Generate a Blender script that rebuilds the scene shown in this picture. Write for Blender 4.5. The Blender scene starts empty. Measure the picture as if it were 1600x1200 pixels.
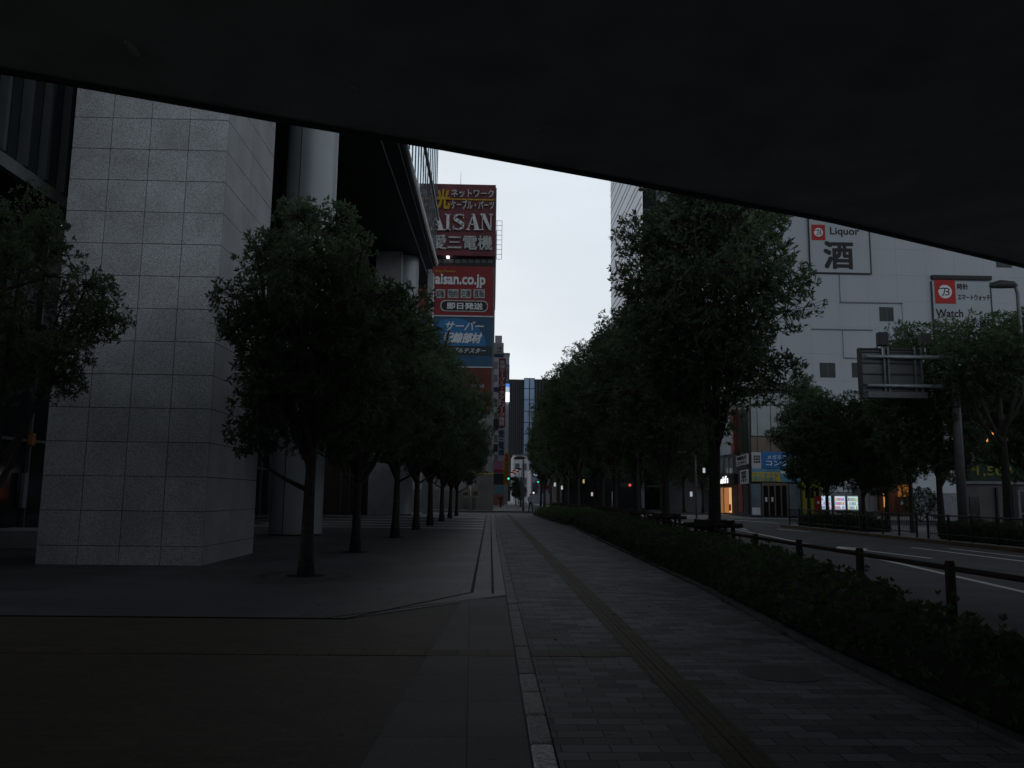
import bpy, math, random
import numpy as np
from mathutils import Vector, Matrix, noise
R = math.radians
S = bpy.context.scene
COL = S.collection

# ------------------------------------------------------------------ camera
F = 1280.0                       # focal length in photo pixels (1600 wide)
CAMP = Vector((0.0, 0.0, 1.5))
PITCH, YAW, ROLL = R(7.8), R(1.42), R(0.7)
CR = (Matrix.Rotation(-YAW, 3, 'Z') @ Matrix.Rotation(math.pi/2 + PITCH, 3, 'X') @ Matrix.Rotation(ROLL, 3, 'Z'))
cam = bpy.data.cameras.new('camera'); camo = bpy.data.objects.new('camera', cam); COL.objects.link(camo)
cam.sensor_width = 36.0; cam.lens = 36.0*F/1600.0; cam.clip_start = 0.05; cam.clip_end = 3000
camo.matrix_world = Matrix.Translation(CAMP) @ CR.to_4x4()
S.camera = camo

# ------------------------------------------------------------------ sky, sun, exposure
W = bpy.data.worlds.new('World'); S.world = W; W.use_nodes = True
nt = W.node_tree; nt.nodes.clear(); N = nt.nodes.new; L = nt.links.new
out = N('ShaderNodeOutputWorld'); bg = N('ShaderNodeBackground'); L(bg.outputs[0], out.inputs[0])
sky = N('ShaderNodeTexSky'); sky.sky_type = 'NISHITA'; sky.sun_disc = False
sky.sun_elevation = R(12); sky.sun_rotation = R(-12)
tc = N('ShaderNodeTexCoord'); sep = N('ShaderNodeSeparateXYZ'); L(tc.outputs['Generated'], sep.inputs[0])
def mr(src, a, b, c, d):
    m = N('ShaderNodeMapRange'); m.interpolation_type = 'SMOOTHSTEP'
    L(src, m.inputs[0])
    for i, v in enumerate((a, b, c, d)): m.inputs[i+1].default_value = v
    return m.outputs[0]
def mth(op, a, b):
    m = N('ShaderNodeMath'); m.operation = op
    for i, v in enumerate((a, b)):
        if isinstance(v, (int, float)): m.inputs[i].default_value = v
        else: L(v, m.inputs[i])
    return m.outputs[0]
front = mr(sep.outputs[1], -0.1, 0.8, 0.0, 1.0)
low = mr(sep.outputs[2], 0.42, 0.80, 1.0, 0.0)
band = mr(sep.outputs[2], 0.24, 0.60, 1.0, 0.0)
side = mth('MULTIPLY', mth('MULTIPLY', band, mr(sep.outputs[2], 0.06, 0.28, 0.10, 1.0)), mth('SUBTRACT', 0.92, mth('MULTIPLY', front, 0.92)))
bright = mth('ADD', mth('ADD', mth('MULTIPLY', mth('MULTIPLY', front, low), 0.575), side), 0.075)
nz = N('ShaderNodeTexNoise'); nz.inputs['Scale'].default_value = 3.0; nz.inputs['Detail'].default_value = 5
mp = N('ShaderNodeMapping'); mp.inputs['Scale'].default_value = (1, 1, 3.5)
L(tc.outputs['Generated'], mp.inputs[0]); L(mp.outputs[0], nz.inputs[0])
cl = mr(nz.outputs[0], 0.3, 0.7, 0.955, 1.045)
bright = mth('MULTIPLY', bright, cl)
vm = N('ShaderNodeVectorMath'); vm.operation = 'SCALE'; vm.inputs[0].default_value = (0.93, 1.025, 1.12)
L(bright, vm.inputs['Scale'])
sk = N('ShaderNodeVectorMath'); sk.operation = 'SCALE'; sk.inputs['Scale'].default_value = 0.05; L(sky.outputs[0], sk.inputs[0])
mx = N('ShaderNodeMix'); mx.data_type = 'RGBA'; mx.inputs[0].default_value = 0.10
L(vm.outputs[0], mx.inputs[6]); L(sk.outputs[0], mx.inputs[7])
L(mx.outputs[2], bg.inputs[0]); bg.inputs[1].default_value = 1.0
sl = bpy.data.lights.new('sun', 'SUN'); sl.energy = 0.10; sl.angle = R(60); sl.color = (1.0, 0.96, 0.9)
so = bpy.data.objects.new('sun', sl); COL.objects.link(so); so.rotation_euler = (R(-62), 0, R(12))
S.view_settings.view_transform = 'Standard'; S.view_settings.look = 'None'
S.view_settings.exposure = 0.35; S.view_settings.gamma = 1.0
S.cycles.use_denoising = True
S.cycles.max_bounces = 8; S.cycles.transparent_max_bounces = 16

# ------------------------------------------------------------------ helpers
def ray(u, v):
    return (CR @ Vector(((u-800)/F, (600-v)/F, -1.0)))
def G(u, v, z=0.0):
    d = ray(u, v); t = (z-CAMP.z)/d.z; return CAMP + d*t
def D(u, v, Y):
    d = ray(u, v); return CAMP + d*(Y/d.y)
def DX(u, v, X):
    d = ray(u, v); return CAMP + d*(X/d.x)

def tag(o, label=None, cat=None, group=None, kind=None):
    if label: o['label'] = label
    if cat: o['category'] = cat
    if group: o['group'] = group
    if kind: o['kind'] = kind
    return o
def empty(name, loc=(0, 0, 0), label=None, cat=None, group=None, rz=0):
    o = bpy.data.objects.new(name, None); COL.objects.link(o); o.location = loc; o.rotation_euler = (0, 0, rz)
    o.empty_display_size = 0.2
    return tag(o, label, cat, group)
def copy_tree(o, parent=None):
    c = o.copy(); COL.objects.link(c); c.parent = parent
    for ch in list(o.children): copy_tree(ch, c)
    return c

class MB:
    def __init__(s): s.v = []; s.f = []
    def add(s, vs, fs):
        n = len(s.v); s.v += [tuple(p) for p in vs]; s.f += [tuple(i+n for i in f) for f in fs]; return s
    def box(s, x0, x1, y0, y1, z0, z1, M=None):
        vs = [(x, y, z) for z in (z0, z1) for y in (y0, y1) for x in (x0, x1)]
        if M is not None: vs = [M @ Vector(p) for p in vs]
        return s.add(vs, [(0, 2, 3, 1), (4, 5, 7, 6), (0, 1, 5, 4), (2, 6, 7, 3), (0, 4, 6, 2), (1, 3, 7, 5)])
    def quad(s, a, b, c, d): return s.add([a, b, c, d], [(0, 1, 2, 3)])
    def tube(s, pts, rs, n=8, cap=True):
        pts = [Vector(p) for p in pts]
        if not isinstance(rs, (list, tuple)): rs = [rs]*len(pts)
        vs = []; up = None
        for i, p in enumerate(pts):
            d = (pts[min(i+1, len(pts)-1)] - pts[max(i-1, 0)]).normalized()
            if up is None: up = Vector((1, 0, 0)) if abs(d.x) < .8 else Vector((0, 0, 1))
            a = (up - d*up.dot(d)).normalized(); up = a; b = d.cross(a)
            for k in range(n):
                t = 2*math.pi*k/n; vs.append(p + (a*math.cos(t)+b*math.sin(t))*rs[i])
        fs = []
        for i in range(len(pts)-1):
            for k in range(n):
                k2 = (k+1) % n; fs.append((i*n+k, i*n+k2, (i+1)*n+k2, (i+1)*n+k))
        if cap: fs.append(tuple(range(n-1, -1, -1))); fs.append(tuple((len(pts)-1)*n+k for k in range(n)))
        return s.add(vs, fs)
    def prism(s, poly, z0, z1):
        a = sum(poly[i][0]*poly[(i+1) % len(poly)][1]-poly[(i+1) % len(poly)][0]*poly[i][1] for i in range(len(poly)))
        if a < 0: poly = poly[::-1]
        n = len(poly)
        vs = [(p[0], p[1], z0) for p in poly] + [(p[0], p[1], z1) for p in poly]
        fs = [tuple(range(n-1, -1, -1)), tuple(range(n, 2*n))] + [(i, (i+1) % n, n+(i+1) % n, n+i) for i in range(n)]
        return s.add(vs, fs)
    def build(s, name, m, parent=None, smooth=False, bevel=0):
        me = bpy.data.meshes.new(name); me.from_pydata(s.v, [], s.f); me.update()
        if m: me.materials.append(m)
        if smooth:
            for p in me.polygons: p.use_smooth = len(p.vertices) == 4
        o = bpy.data.objects.new(name, me); COL.objects.link(o)
        if parent: o.parent = parent; o.matrix_parent_inverse = Matrix.Identity(4)
        if bevel:
            b = o.modifiers.new('b', 'BEVEL'); b.width = bevel; b.segments = 2; b.limit_method = 'ANGLE'
        return o

class Fr:
    """wall frame: origin, direction along the wall (angle about z), outward normal = dir x up"""
    def __init__(s, P, Q):
        s.o = Vector((P[0], P[1], 0)); q = Vector((Q[0], Q[1], 0)); d = (q-s.o); s.len = d.length; s.d = d.normalized()
        s.n = s.d.cross(Vector((0, 0, 1)))
        s.M = Matrix.Translation(s.o) @ Matrix((s.d, -s.n, (0, 0, 1))).transposed().to_4x4()   # local: x along, y into wall, z up
    def uv(s, u, v):
        d = ray(u, v); t = (s.o-CAMP).dot(s.n)/d.dot(s.n); p = CAMP+d*t
        return (p-s.o).dot(s.d), p.z
    def rect(s, u0, v0, u1, v1):
        """pixel rect -> local (x0,x1,z0,z1)"""
        a = s.uv(u0, (v0+v1)/2)[0]; b = s.uv(u1, (v0+v1)/2)[0]; c = s.uv((u0+u1)/2, v1)[1]; d = s.uv((u0+u1)/2, v0)[1]
        return a, b, c, d
    def box(s, mb, x0, x1, z0, z1, y0, y1): return mb.box(x0, x1, y0, y1, z0, z1, s.M)   # y negative = out of wall

MATS = {}
def mat(name, col, rough=0.7, var=0.15, scale=3.0, bump=0.0, bscale=40.0, spec=0.3, metal=0.0, col2=None, emit=None, es=1.0, streak=False):
    if name in MATS: return MATS[name]
    m = bpy.data.materials.new(name); m.use_nodes = True; t = m.node_tree; p = t.nodes['Principled BSDF']
    p.inputs['Roughness'].default_value = rough; p.inputs['Specular IOR Level'].default_value = spec; p.inputs['Metallic'].default_value = metal
    c = t.nodes.new('ShaderNodeTexCoord'); n = t.nodes.new('ShaderNodeTexNoise'); n.inputs['Scale'].default_value = scale; n.inputs['Detail'].default_value = 6
    if streak:
        k = t.nodes.new('ShaderNodeMapping'); k.inputs['Scale'].default_value = (1, 1, 0.08); t.links.new(c.outputs['Object'], k.inputs[0]); t.links.new(k.outputs[0], n.inputs[0])
    else: t.links.new(c.outputs['Object'], n.inputs[0])
    r = t.nodes.new('ShaderNodeValToRGB')
    a = [x*(1-var) for x in (col2 and col or col)]; b = [min(1, x*(1+var)) for x in (col2 or col)]
    r.color_ramp.elements[0].position = 0.32; r.color_ramp.elements[1].position = 0.68
    r.color_ramp.elements[0].color = (*a, 1); r.color_ramp.elements[1].color = (*b, 1)
    t.links.new(n.outputs[0], r.inputs[0]); t.links.new(r.outputs[0], p.inputs['Base Color'])
    if bump:
        n2 = t.nodes.new('ShaderNodeTexNoise'); n2.inputs['Scale'].default_value = bscale; n2.inputs['Detail'].default_value = 4
        t.links.new(c.outputs['Object'], n2.inputs[0])
        bn = t.nodes.new('ShaderNodeBump'); bn.inputs['Strength'].default_value = bump; bn.inputs['Distance'].default_value = 0.02
        t.links.new(n2.outputs[0], bn.inputs['Height']); t.links.new(bn.outputs[0], p.inputs['Normal'])
    if emit: p.inputs['Emission Color'].default_value = (*emit, 1); p.inputs['Emission Strength'].default_value = es
    MATS[name] = m; return m

def granite(name, dark, light, sc=55, panel=None):
    m = bpy.data.materials.new(name); m.use_nodes = True; t = m.node_tree; p = t.nodes['Principled BSDF']
    p.inputs['Roughness'].default_value = 0.75; p.inputs['Specular IOR Level'].default_value = 0.25
    c = t.nodes.new('ShaderNodeTexCoord')
    v = t.nodes.new('ShaderNodeTexVoronoi'); v.inputs['Scale'].default_value = sc; t.links.new(c.outputs['Object'], v.inputs[0])
    r = t.nodes.new('ShaderNodeValToRGB'); e = r.color_ramp.elements
    bw = t.nodes.new('ShaderNodeSeparateColor'); t.links.new(v.outputs['Color'], bw.inputs[0])
    e[0].position = 0.1; e[0].color = (*dark, 1); e[1].position = 0.75; e[1].color = (*light, 1)
    t.links.new(bw.outputs[0], r.inputs[0])
    n = t.nodes.new('ShaderNodeTexNoise'); n.inputs['Scale'].default_value = 1.3; n.inputs['Detail'].default_value = 6; t.links.new(c.outputs['Object'], n.inputs[0])
    q = t.nodes.new('ShaderNodeMapRange'); q.inputs[1].default_value = .3; q.inputs[2].default_value = .7; q.inputs[3].default_value = .84; q.inputs[4].default_value = 1.12
    t.links.new(n.outputs[0], q.inputs[0])
    mxx = t.nodes.new('ShaderNodeVectorMath'); mxx.operation = 'SCALE'; t.links.new(r.outputs[0], mxx.inputs[0]); t.links.new(q.outputs[0], mxx.inputs['Scale'])
    last = mxx.outputs[0]
    if panel:
        mpp = t.nodes.new('ShaderNodeMapping'); mpp.inputs['Location'].default_value = panel[0]; mpp.inputs['Scale'].default_value = panel[1]
        t.links.new(c.outputs['Object'], mpp.inputs[0])
        fl_ = t.nodes.new('ShaderNodeVectorMath'); fl_.operation = 'FLOOR'; t.links.new(mpp.outputs[0], fl_.inputs[0])
        wn = t.nodes.new('ShaderNodeTexWhiteNoise'); t.links.new(fl_.outputs[0], wn.inputs[0])
        q3 = t.nodes.new('ShaderNodeMapRange'); q3.inputs[3].default_value = .93; q3.inputs[4].default_value = 1.05; t.links.new(wn.outputs[0], q3.inputs[0])
        m3 = t.nodes.new('ShaderNodeVectorMath'); m3.operation = 'SCALE'; t.links.new(last, m3.inputs[0]); t.links.new(q3.outputs[0], m3.inputs['Scale']); last = m3.outputs[0]
        n5 = t.nodes.new('ShaderNodeTexNoise'); n5.inputs['Scale'].default_value = 60; t.links.new(c.outputs['Object'], n5.inputs[0])
        bp = t.nodes.new('ShaderNodeBump'); bp.inputs['Strength'].default_value = .3; bp.inputs['Distance'].default_value = .01; t.links.new(n5.outputs[0], bp.inputs['Height']); t.links.new(bp.outputs[0], p.inputs['Normal'])
    t.links.new(last, p.inputs['Base Color'])
    return m

def brick(name, c1, c2, mortar, bw, rh, off=0.5, msize=0.006, rough=0.75, rot=0.0, var=0.35, vscale=0.5, bump=0.25, sc_noise=30.0, spec=0.3, stain=None):
    m = bpy.data.materials.new(name); m.use_nodes = True; t = m.node_tree; p = t.nodes['Principled BSDF']
    p.inputs['Roughness'].default_value = rough; p.inputs['Specular IOR Level'].default_value = spec
    c = t.nodes.new('ShaderNodeTexCoord'); mp = t.nodes.new('ShaderNodeMapping'); mp.inputs['Rotation'].default_value = (0, 0, rot)
    t.links.new(c.outputs['Object'], mp.inputs[0])
    b = t.nodes.new('ShaderNodeTexBrick'); t.links.new(mp.outputs[0], b.inputs[0]); b.offset = off
    b.inputs['Scale'].default_value = 1.0; b.inputs['Brick Width'].default_value = bw; b.inputs['Row Height'].default_value = rh
    b.inputs['Mortar Size'].default_value = msize; b.inputs['Mortar Smooth'].default_value = 0.2
    b.inputs['Color1'].default_value = (*c1, 1); b.inputs['Color2'].default_value = (*c2, 1); b.inputs['Mortar'].default_value = (*mortar, 1)
    n = t.nodes.new('ShaderNodeTexNoise'); n.inputs['Scale'].default_value = vscale; n.inputs['Detail'].default_value = 7; n.inputs['Roughness'].default_value = .65
    t.links.new(c.outputs['Object'], n.inputs[0])
    q = t.nodes.new('ShaderNodeMapRange'); q.inputs[1].default_value = .3; q.inputs[2].default_value = .7; q.inputs[3].default_value = 1-var; q.inputs[4].default_value = 1+var
    t.links.new(n.outputs[0], q.inputs[0])
    n2 = t.nodes.new('ShaderNodeTexNoise'); n2.inputs['Scale'].default_value = sc_noise; n2.inputs['Detail'].default_value = 4; t.links.new(c.outputs['Object'], n2.inputs[0])
    q2 = t.nodes.new('ShaderNodeMapRange'); q2.inputs[1].default_value = .3; q2.inputs[2].default_value = .7; q2.inputs[3].default_value = .85; q2.inputs[4].default_value = 1.15
    t.links.new(n2.outputs[0], q2.inputs[0])
    mm = t.nodes.new('ShaderNodeMath'); mm.operation = 'MULTIPLY'; t.links.new(q.outputs[0], mm.inputs[0]); t.links.new(q2.outputs[0], mm.inputs[1])
    sc = t.nodes.new('ShaderNodeVectorMath'); sc.operation = 'SCALE'; t.links.new(b.outputs[0], sc.inputs[0]); t.links.new(mm.outputs[0], sc.inputs['Scale'])
    t.links.new(sc.outputs[0], p.inputs['Base Color'])
    vo = t.nodes.new('ShaderNodeTexVoronoi'); vo.inputs['Scale'].default_value = 1.7; t.links.new(c.outputs['Object'], vo.inputs[0])
    gq = t.nodes.new('ShaderNodeMapRange'); gq.inputs[1].default_value = .030; gq.inputs[2].default_value = .042; gq.inputs[3].default_value = .45; gq.inputs[4].default_value = 1.0; t.links.new(vo.outputs['Distance'], gq.inputs[0])
    gs = t.nodes.new('ShaderNodeVectorMath'); gs.operation = 'SCALE'; t.links.new(sc.outputs[0], gs.inputs[0]); t.links.new(gq.outputs[0], gs.inputs['Scale']); t.links.new(gs.outputs[0], p.inputs['Base Color'])
    h = t.nodes.new('ShaderNodeMath'); h.operation = 'MULTIPLY_ADD'; t.links.new(b.outputs['Fac'], h.inputs[0]); h.inputs[1].default_value = -1.0; t.links.new(n2.outputs[0], h.inputs[2])
    bn = t.nodes.new('ShaderNodeBump'); bn.inputs['Strength'].default_value = bump; bn.inputs['Distance'].default_value = 0.01
    t.links.new(h.outputs[0], bn.inputs['Height']); t.links.new(bn.outputs[0], p.inputs['Normal'])
    MATS[name] = m; return m

def glassy(name, col, rough=0.08, spec=0.6): return mat(name, col, rough, 0.2, 0.6, spec=spec)

M_conc = mat('bridge_concrete', (.50, .50, .49), .85, .15, 1.2, .3, 25)
M_steel = mat('dark_steel', (.05, .052, .055), .6, .2, 3)
M_gran = granite('rough_granite', (.21, .217, .228), (.50, .515, .54), 90, ((9.29/.8425, 0, -.39/.714), (1/.8425, 0, 1/.714)))
M_gran2 = granite('smooth_granite', (.24, .245, .26), (.34, .345, .36), 90)
M_joint = mat('joint_dark', (.03, .03, .03), .9)
M_panel = mat('column_panel', (.30, .32, .34), .45, .05, .8, metal=.2)
M_dkglass = glassy('dark_glass', (.012, .014, .016))
M_black = mat('black_metal', (.015, .016, .018), .5, .2, 3)
M_grey = mat('grey_metal', (.16, .17, .18), .5, .15, 4, metal=.3)
M_lgrey = mat('light_metal', (.45, .47, .49), .4, .1, 4, metal=.3)
M_white = mat('white_paint', (.75, .76, .78), .6, .06, 1.5)
M_wall = mat('white_wall_panel', (.43, .46, .505), .6, .05, .3, streak=True)
M_wallj = mat('wall_joint', (.18, .19, .21), .8)
M_bark = mat('bark', (.045, .04, .035), .95, .4, 9, .8, 25)
M_wood = mat('brown_timber', (.038, .028, .022), .85, .35, 6, .4, 30)
M_yellow = mat('yellow_paint', (.5, .33, .03), .6, .15, 3)

# ------------------------------------------------------------------ text
FONTSZ = 1.0
def glyph(body, bold=0.0, ext=0.02, shear=0.0):
    cu = bpy.data.curves.new('lettering', 'FONT'); cu.body = body; cu.extrude = ext; cu.offset = bold; cu.resolution_u = 3; cu.shear = shear
    o = bpy.data.objects.new('lettering', cu); COL.objects.link(o)
    bpy.context.view_layer.update()
    me = bpy.data.meshes.new_from_object(o.evaluated_get(bpy.context.evaluated_depsgraph_get()))
    bpy.data.objects.remove(o); bpy.data.curves.remove(cu)
    return me
def text(fr, body, x0, x1, z0, z1, m, parent, out=0.03, bold=0.012, shear=0.0, vertical=False, name='lettering', thick=0.02, keep=False):
    """text fitted to the rect on wall frame fr; out = distance in front of the wall"""
    V = []; Fc = []
    cells = [(body, x0, x1, z0, z1)]
    if vertical:
        n = len(body); h = (z1-z0)/n; cells = [(c, x0, x1, z1-(i+.95)*h, z1-(i+.05)*h) for i, c in enumerate(body)]
    for b, a0, a1, c0, c1 in cells:
        if not b.strip(): continue
        me = glyph(b, 0.0, 0.5, shear)
        co = np.array([v.co[:] for v in me.vertices])
        if len(co) == 0: continue
        shifts = [(0, 0)] if bold < .008 else [(sx*bold*.8, sz_*bold*.8) for sx in (-1, 1) for sz_ in (-1, 1)]+[(0, 0)]
        mn = co.min(0); mxx = co.max(0); sz = np.maximum(mxx-mn, 1e-4)
        if vertical and b in '・': a0, a1, c0, c1 = a0+(a1-a0)*.38, a1-(a1-a0)*.38, c0+(c1-c0)*.38, c1-(c1-c0)*.38
        if vertical and b in 'ー|': 
            a0, a1 = a0+(a1-a0)*.42, a1-(a1-a0)*.42
            co = np.stack([co[:, 1], co[:, 0], -co[:, 2]], 1); mn = co.min(0); mxx = co.max(0); sz = np.maximum(mxx-mn, 1e-4)
        for si, (dx, dz) in enumerate(shifts):
            base = len(V); hx, hz = (a1-a0)/sz[0], (c1-c0)/sz[1]
            for p in co:
                q = (p-mn)/sz
                V.append(fr.M @ Vector((a0+q[0]*(a1-a0)+dx*hx, -out-(thick+.0007*si)*q[2]+.0004*si*(1-q[2]), c0+q[1]*(c1-c0)+dz*hz)))
            Fc += [tuple(i+base for i in pl.vertices) for pl in me.polygons]
        bpy.data.meshes.remove(me)
    mb = MB(); mb.v = [tuple(v) for v in V]; mb.f = Fc
    return mb.build(name, m, parent)
def tpx(fr, body, u0, v0, u1, v1, m, parent, **k):
    a, b, c, d = fr.rect(u0, v0, u1, v1); return text(fr, body, a, b, c, d, m, parent, **k)
def bpx(mb, fr, u0, v0, u1, v1, y0, y1):
    a, b, c, d = fr.rect(u0, v0, u1, v1); return fr.box(mb, a, b, c, d, y0, y1)

# ================================================================== SETTING
# ground
tag(MB().box(-900, 900, -400, 1500, -.6, -.14).build('ground', mat('far_ground', (.07, .07, .07), .9, .2, .05)), kind='structure')
M_asph = mat('asphalt', (.092, .099, .108), .8, .22, 1.2, .5, 90, spec=.3)
MB().quad((-60, -60, -.12), (140, -60, -.12), (140, 330, -.12), (-60, 330, -.12)).build('road', M_asph)['kind'] = 'structure'
# pavement (sidewalk with small pavers)
M_pav = brick('pavers', (.070, .076, .083), (.20, .213, .228), (.015, .015, .015), .30, .15, msize=.0055, var=.36, vscale=.55, bump=.3, stain=True)
kerbx = [(5.95, -30), (5.95, 16), (6.7, 30), (7.6, 45), (8.6, 62), (8.4, 68.5)]
MB().prism([(.415, -30)] + kerbx + [(.415, 68.5)], -.5, 0.0).build('sidewalk', M_pav)['kind'] = 'structure'
mb = MB()
for i in range(len(kerbx)-1):
    a = Vector((*kerbx[i], 0)); b = Vector((*kerbx[i+1], 0)); n = max(1, int((b-a).length/.9))
    for k in range(n):
        p = a.lerp(b, k/n); q = a.lerp(b, (k+1)/n); e = (q-p).normalized()*.004; w = Vector((.16, 0, 0))
        mb.prism([(p+e)[:2], (p+e+w)[:2], (q-e+w)[:2], (q-e)[:2]], -.4, .01)
mb.build('kerb', mat('kerb_concrete', (.17, .17, .165), .85, .25, 4, .3, 40))['kind'] = 'structure'
# tactile strips
M_tac = brick('tactile', (.078, .062, .042), (.105, .084, .056), (.03, .025, .02), .30, .30, off=0, msize=.008, var=.3, vscale=.6, bump=.4)
MB().box(1.37, 1.66, 3.0, 68.4, -.02, .006).build('tactile_paving', M_tac)['kind'] = 'structure'
mb = MB()
for k in range(5): mb.box(1.385+k*.058, 1.405+k*.058, 3.0, 68.3, .006, .011)
mb.build('tactile_paving', M_tac)['kind'] = 'structure'
MB().box(.42, 1.368, 8.02, 8.32, -.02, .006).build('tactile_paving', M_tac)['kind'] = 'structure'
MB().box(-30, .262, 8.02, 8.32, -.02, .003).build('tactile_paving', M_tac)['kind'] = 'structure'
# kerb stone strip between pavement and plaza
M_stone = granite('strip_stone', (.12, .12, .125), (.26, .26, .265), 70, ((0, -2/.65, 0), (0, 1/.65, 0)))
M_stone3 = granite('mid_stone', (.22, .22, .225), (.42, .42, .43), 60)
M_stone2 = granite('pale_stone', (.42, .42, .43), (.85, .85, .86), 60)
rng = random.Random(4)
mb = MB(); mb2 = MB(); mb3 = MB(); y = 2.0; i = 0
while y < 68:
    (mb2 if 3.5 < y < 5.2 else mb3 if 5.2 < y < 7.0 else mb).box(.268, .408, y+.016, y+.634, -.2, .014 + rng.uniform(-.004, .004)); y += .65  # pale stones in a short near run, mid ones next, the rest darker
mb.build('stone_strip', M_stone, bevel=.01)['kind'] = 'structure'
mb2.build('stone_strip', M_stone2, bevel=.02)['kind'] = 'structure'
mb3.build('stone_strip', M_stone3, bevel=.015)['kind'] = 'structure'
# plaza: smooth slabs beyond the diagonal line, brown blocks before it
M_plaza = brick('plaza_slabs', (.071, .078, .082), (.102, .110, .115), (.03, .032, .034), .9, .9, off=0, msize=.005, var=.25, vscale=.5, bump=.1, rough=.6, rot=R(2))
M_brown = brick('brown_blocks', (.072, .060, .048), (.090, .074, .057), (.045, .038, .031), .2, .1, msize=.003, var=.2, vscale=.7, bump=.15)
M_slab = brick('grey_slabs', (.082, .088, .092), (.112, .118, .122), (.03, .03, .031), .6, .9, off=0, msize=.006, var=.2, vscale=.8, bump=.15, rot=R(-1.3))
p1 = G(0, 962); p2 = G(540, 967); p3 = G(743, 926); p4 = G(795, 931)
plz = [(-60, p1.y), (p1.x, p1.y), (p2.x, p2.y), (.262, p4.y), (.262, 68.5), (-60, 68.5)]
MB().prism(plz, -.5, .004).build('plaza_paving', M_plaza)['kind'] = 'structure'
near = [(-60, -30), (.262, -30), (.262, p4.y-.006), (p2.x, p2.y-.012), (p1.x, p1.y-.012), (-60, p1.y-.012)]
MB().prism(near, -.5, -.004).build('driveway_paving', M_brown)['kind'] = 'structure'
sa = G(715, 945); sb = G(671, 1020); sc_ = G(562, 1200)
MB().prism([(.255, sa.y+.9), (sa.x+.05, sa.y+.4), (sb.x, sb.y), (sc_.x, sc_.y), (sc_.x-.12, 1.0), (.255, 1.0)], -.1, .0).build('slab_path', M_slab)['kind'] = 'structure'
# slot drains and edge line
mb = MB()
mb.box(-.285, -.235, p3.y, 68, .0, .008)
mb.box(.045, .085, p4.y+.25, 68, .0, .008)
def strip(mb, a, b, w, z0, z1):
    a = Vector((a[0], a[1], 0)); b = Vector((b[0], b[1], 0)); d = (b-a).normalized(); n = Vector((-d.y, d.x, 0))*w/2
    mb.prism([(a+n)[:2], (b+n)[:2], (b-n)[:2], (a-n)[:2]], z0, z1)
strip(mb, (p2.x, p2.y), (-.26, p3.y), .045, .0, .0085); strip(mb, (p2.x-.3, p2.y-.02), (.255, p4.y+.04), .025, -.01, .0075)
strip(mb, (-14, p1.y), (p2.x, p2.y), .03, -.01, .009)
mb.build('drain_slot', mat('slot_black', (.012, .012, .012), .9))['kind'] = 'structure'
# paler bands across the plaza
mb = MB()
for v, hh in ((806.5, .5), (811, .4), (815.5, .4), (819.5, .35), (823.5, .35)):
    q = G(560, v); mb.box(-11.4, -.32, q.y-hh, q.y+hh, 0, .008)
mb.build('plaza_band', mat('pale_band', (.55, .56, .57), .6, .1, 2))['kind'] = 'structure'
# manhole
def ring(name, c, r0, r1, z, m, n=64, hole=None):
    mb = MB(); vs = []; fs = []
    for k in range(n):
        t = 2*math.pi*k/n
        for r in (r0, r1): vs.append((c[0]+r*math.cos(t), c[1]+r*math.sin(t), z))
    for k in range(n):
        a, b = 2*k, 2*((k+1) % n); fs.append((a, a+1, b+1, b))
    return mb.add(vs, fs).build(name, m)
o = empty('manhole_cover', (2.55, 7.35, 0), 'round manhole cover let into the pavers right of the tactile strip near the hedge', 'manhole')
r_ = ring('rim', (0, 0), .33, .36, .005, M_black); r_.parent = o
mb = MB(); mb.add([(.325*math.cos(k*math.pi/20), .325*math.sin(k*math.pi/20), .004) for k in range(40)], [tuple(range(40))])
mb.build('lid', mat('manhole_lid', (.06, .06, .062), .7, .3, 20), o)
# far pavements
M_pav2 = brick('far_pavement', (.24, .25, .26), (.32, .33, .34), (.06, .06, .06), .6, .6, var=.2)
MB().prism([(-60, 84), (4.8, 84), (5.2, 100), (6.5, 250), (-60, 250)], -.4, .0).build('sidewalk', M_pav2)['kind'] = 'structure'
MB().prism([(7.6, 98), (9.5, 98), (12, 250), (9.6, 250)], -.4, .0).build('sidewalk', M_pav2)['kind'] = 'structure'
FK = 17.45
MB().prism([(FK, -20), (90, -20), (90, 51), (19.6, 51), (FK, 49.2)], -.4, .0).build('sidewalk', M_pav2)['kind'] = 'structure'
MB().prism([(19, 64.5), (90, 62.5), (90, 140), (24, 140), (24, 90)], -.4, .0).build('sidewalk', M_pav2)['kind'] = 'structure'
mb = MB(); mb.box(FK-.17, FK-.005, -20, 49, -.3, .015); mb.build('kerb', mat('ochre_kerb', (.16, .11, .06), .85, .3, 2))['kind'] = 'structure'
# road markings
M_mark = mat('road_paint', (.78, .79, .80), .7, .15, 12)
mb = MB(); Z0, Z1 = -.119, -.115
def rp(u, v): return G(u, v, -.12)
pts = [G(1600, 925, -.12), G(1372, 873, -.12), G(1145, 826, -.12), G(1060, 815.6, -.12), G(1010, 806.5, -.12)]
pts = [pts[0]+(pts[0]-pts[1])*.6] + pts
for a, b in zip(pts, pts[1:]): strip(mb, a, b, .16, Z0, Z1)
strip(mb, rp(1322, 856.5), rp(1455, 872.5), .16, Z0, Z1)
strip(mb, rp(1425, 855.5), rp(1610, 878.5), .15, Z0, Z1)
strip(mb, rp(1483, 857), rp(1610, 871.5), .12, Z0, Z1)
strip(mb, rp(1215, 826.5), rp(1262, 831), .18, Z0, Z1)
strip(mb, rp(1146, 822.5), rp(1168, 828), .18, Z0, Z1)
strip(mb, rp(1140, 812), rp(1215, 817.5), .18, Z0, Z1)
a = rp(1312, 854); b = rp(1345, 860); d = (b-a).normalized(); n = Vector((-d.y, d.x, 0))
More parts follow.
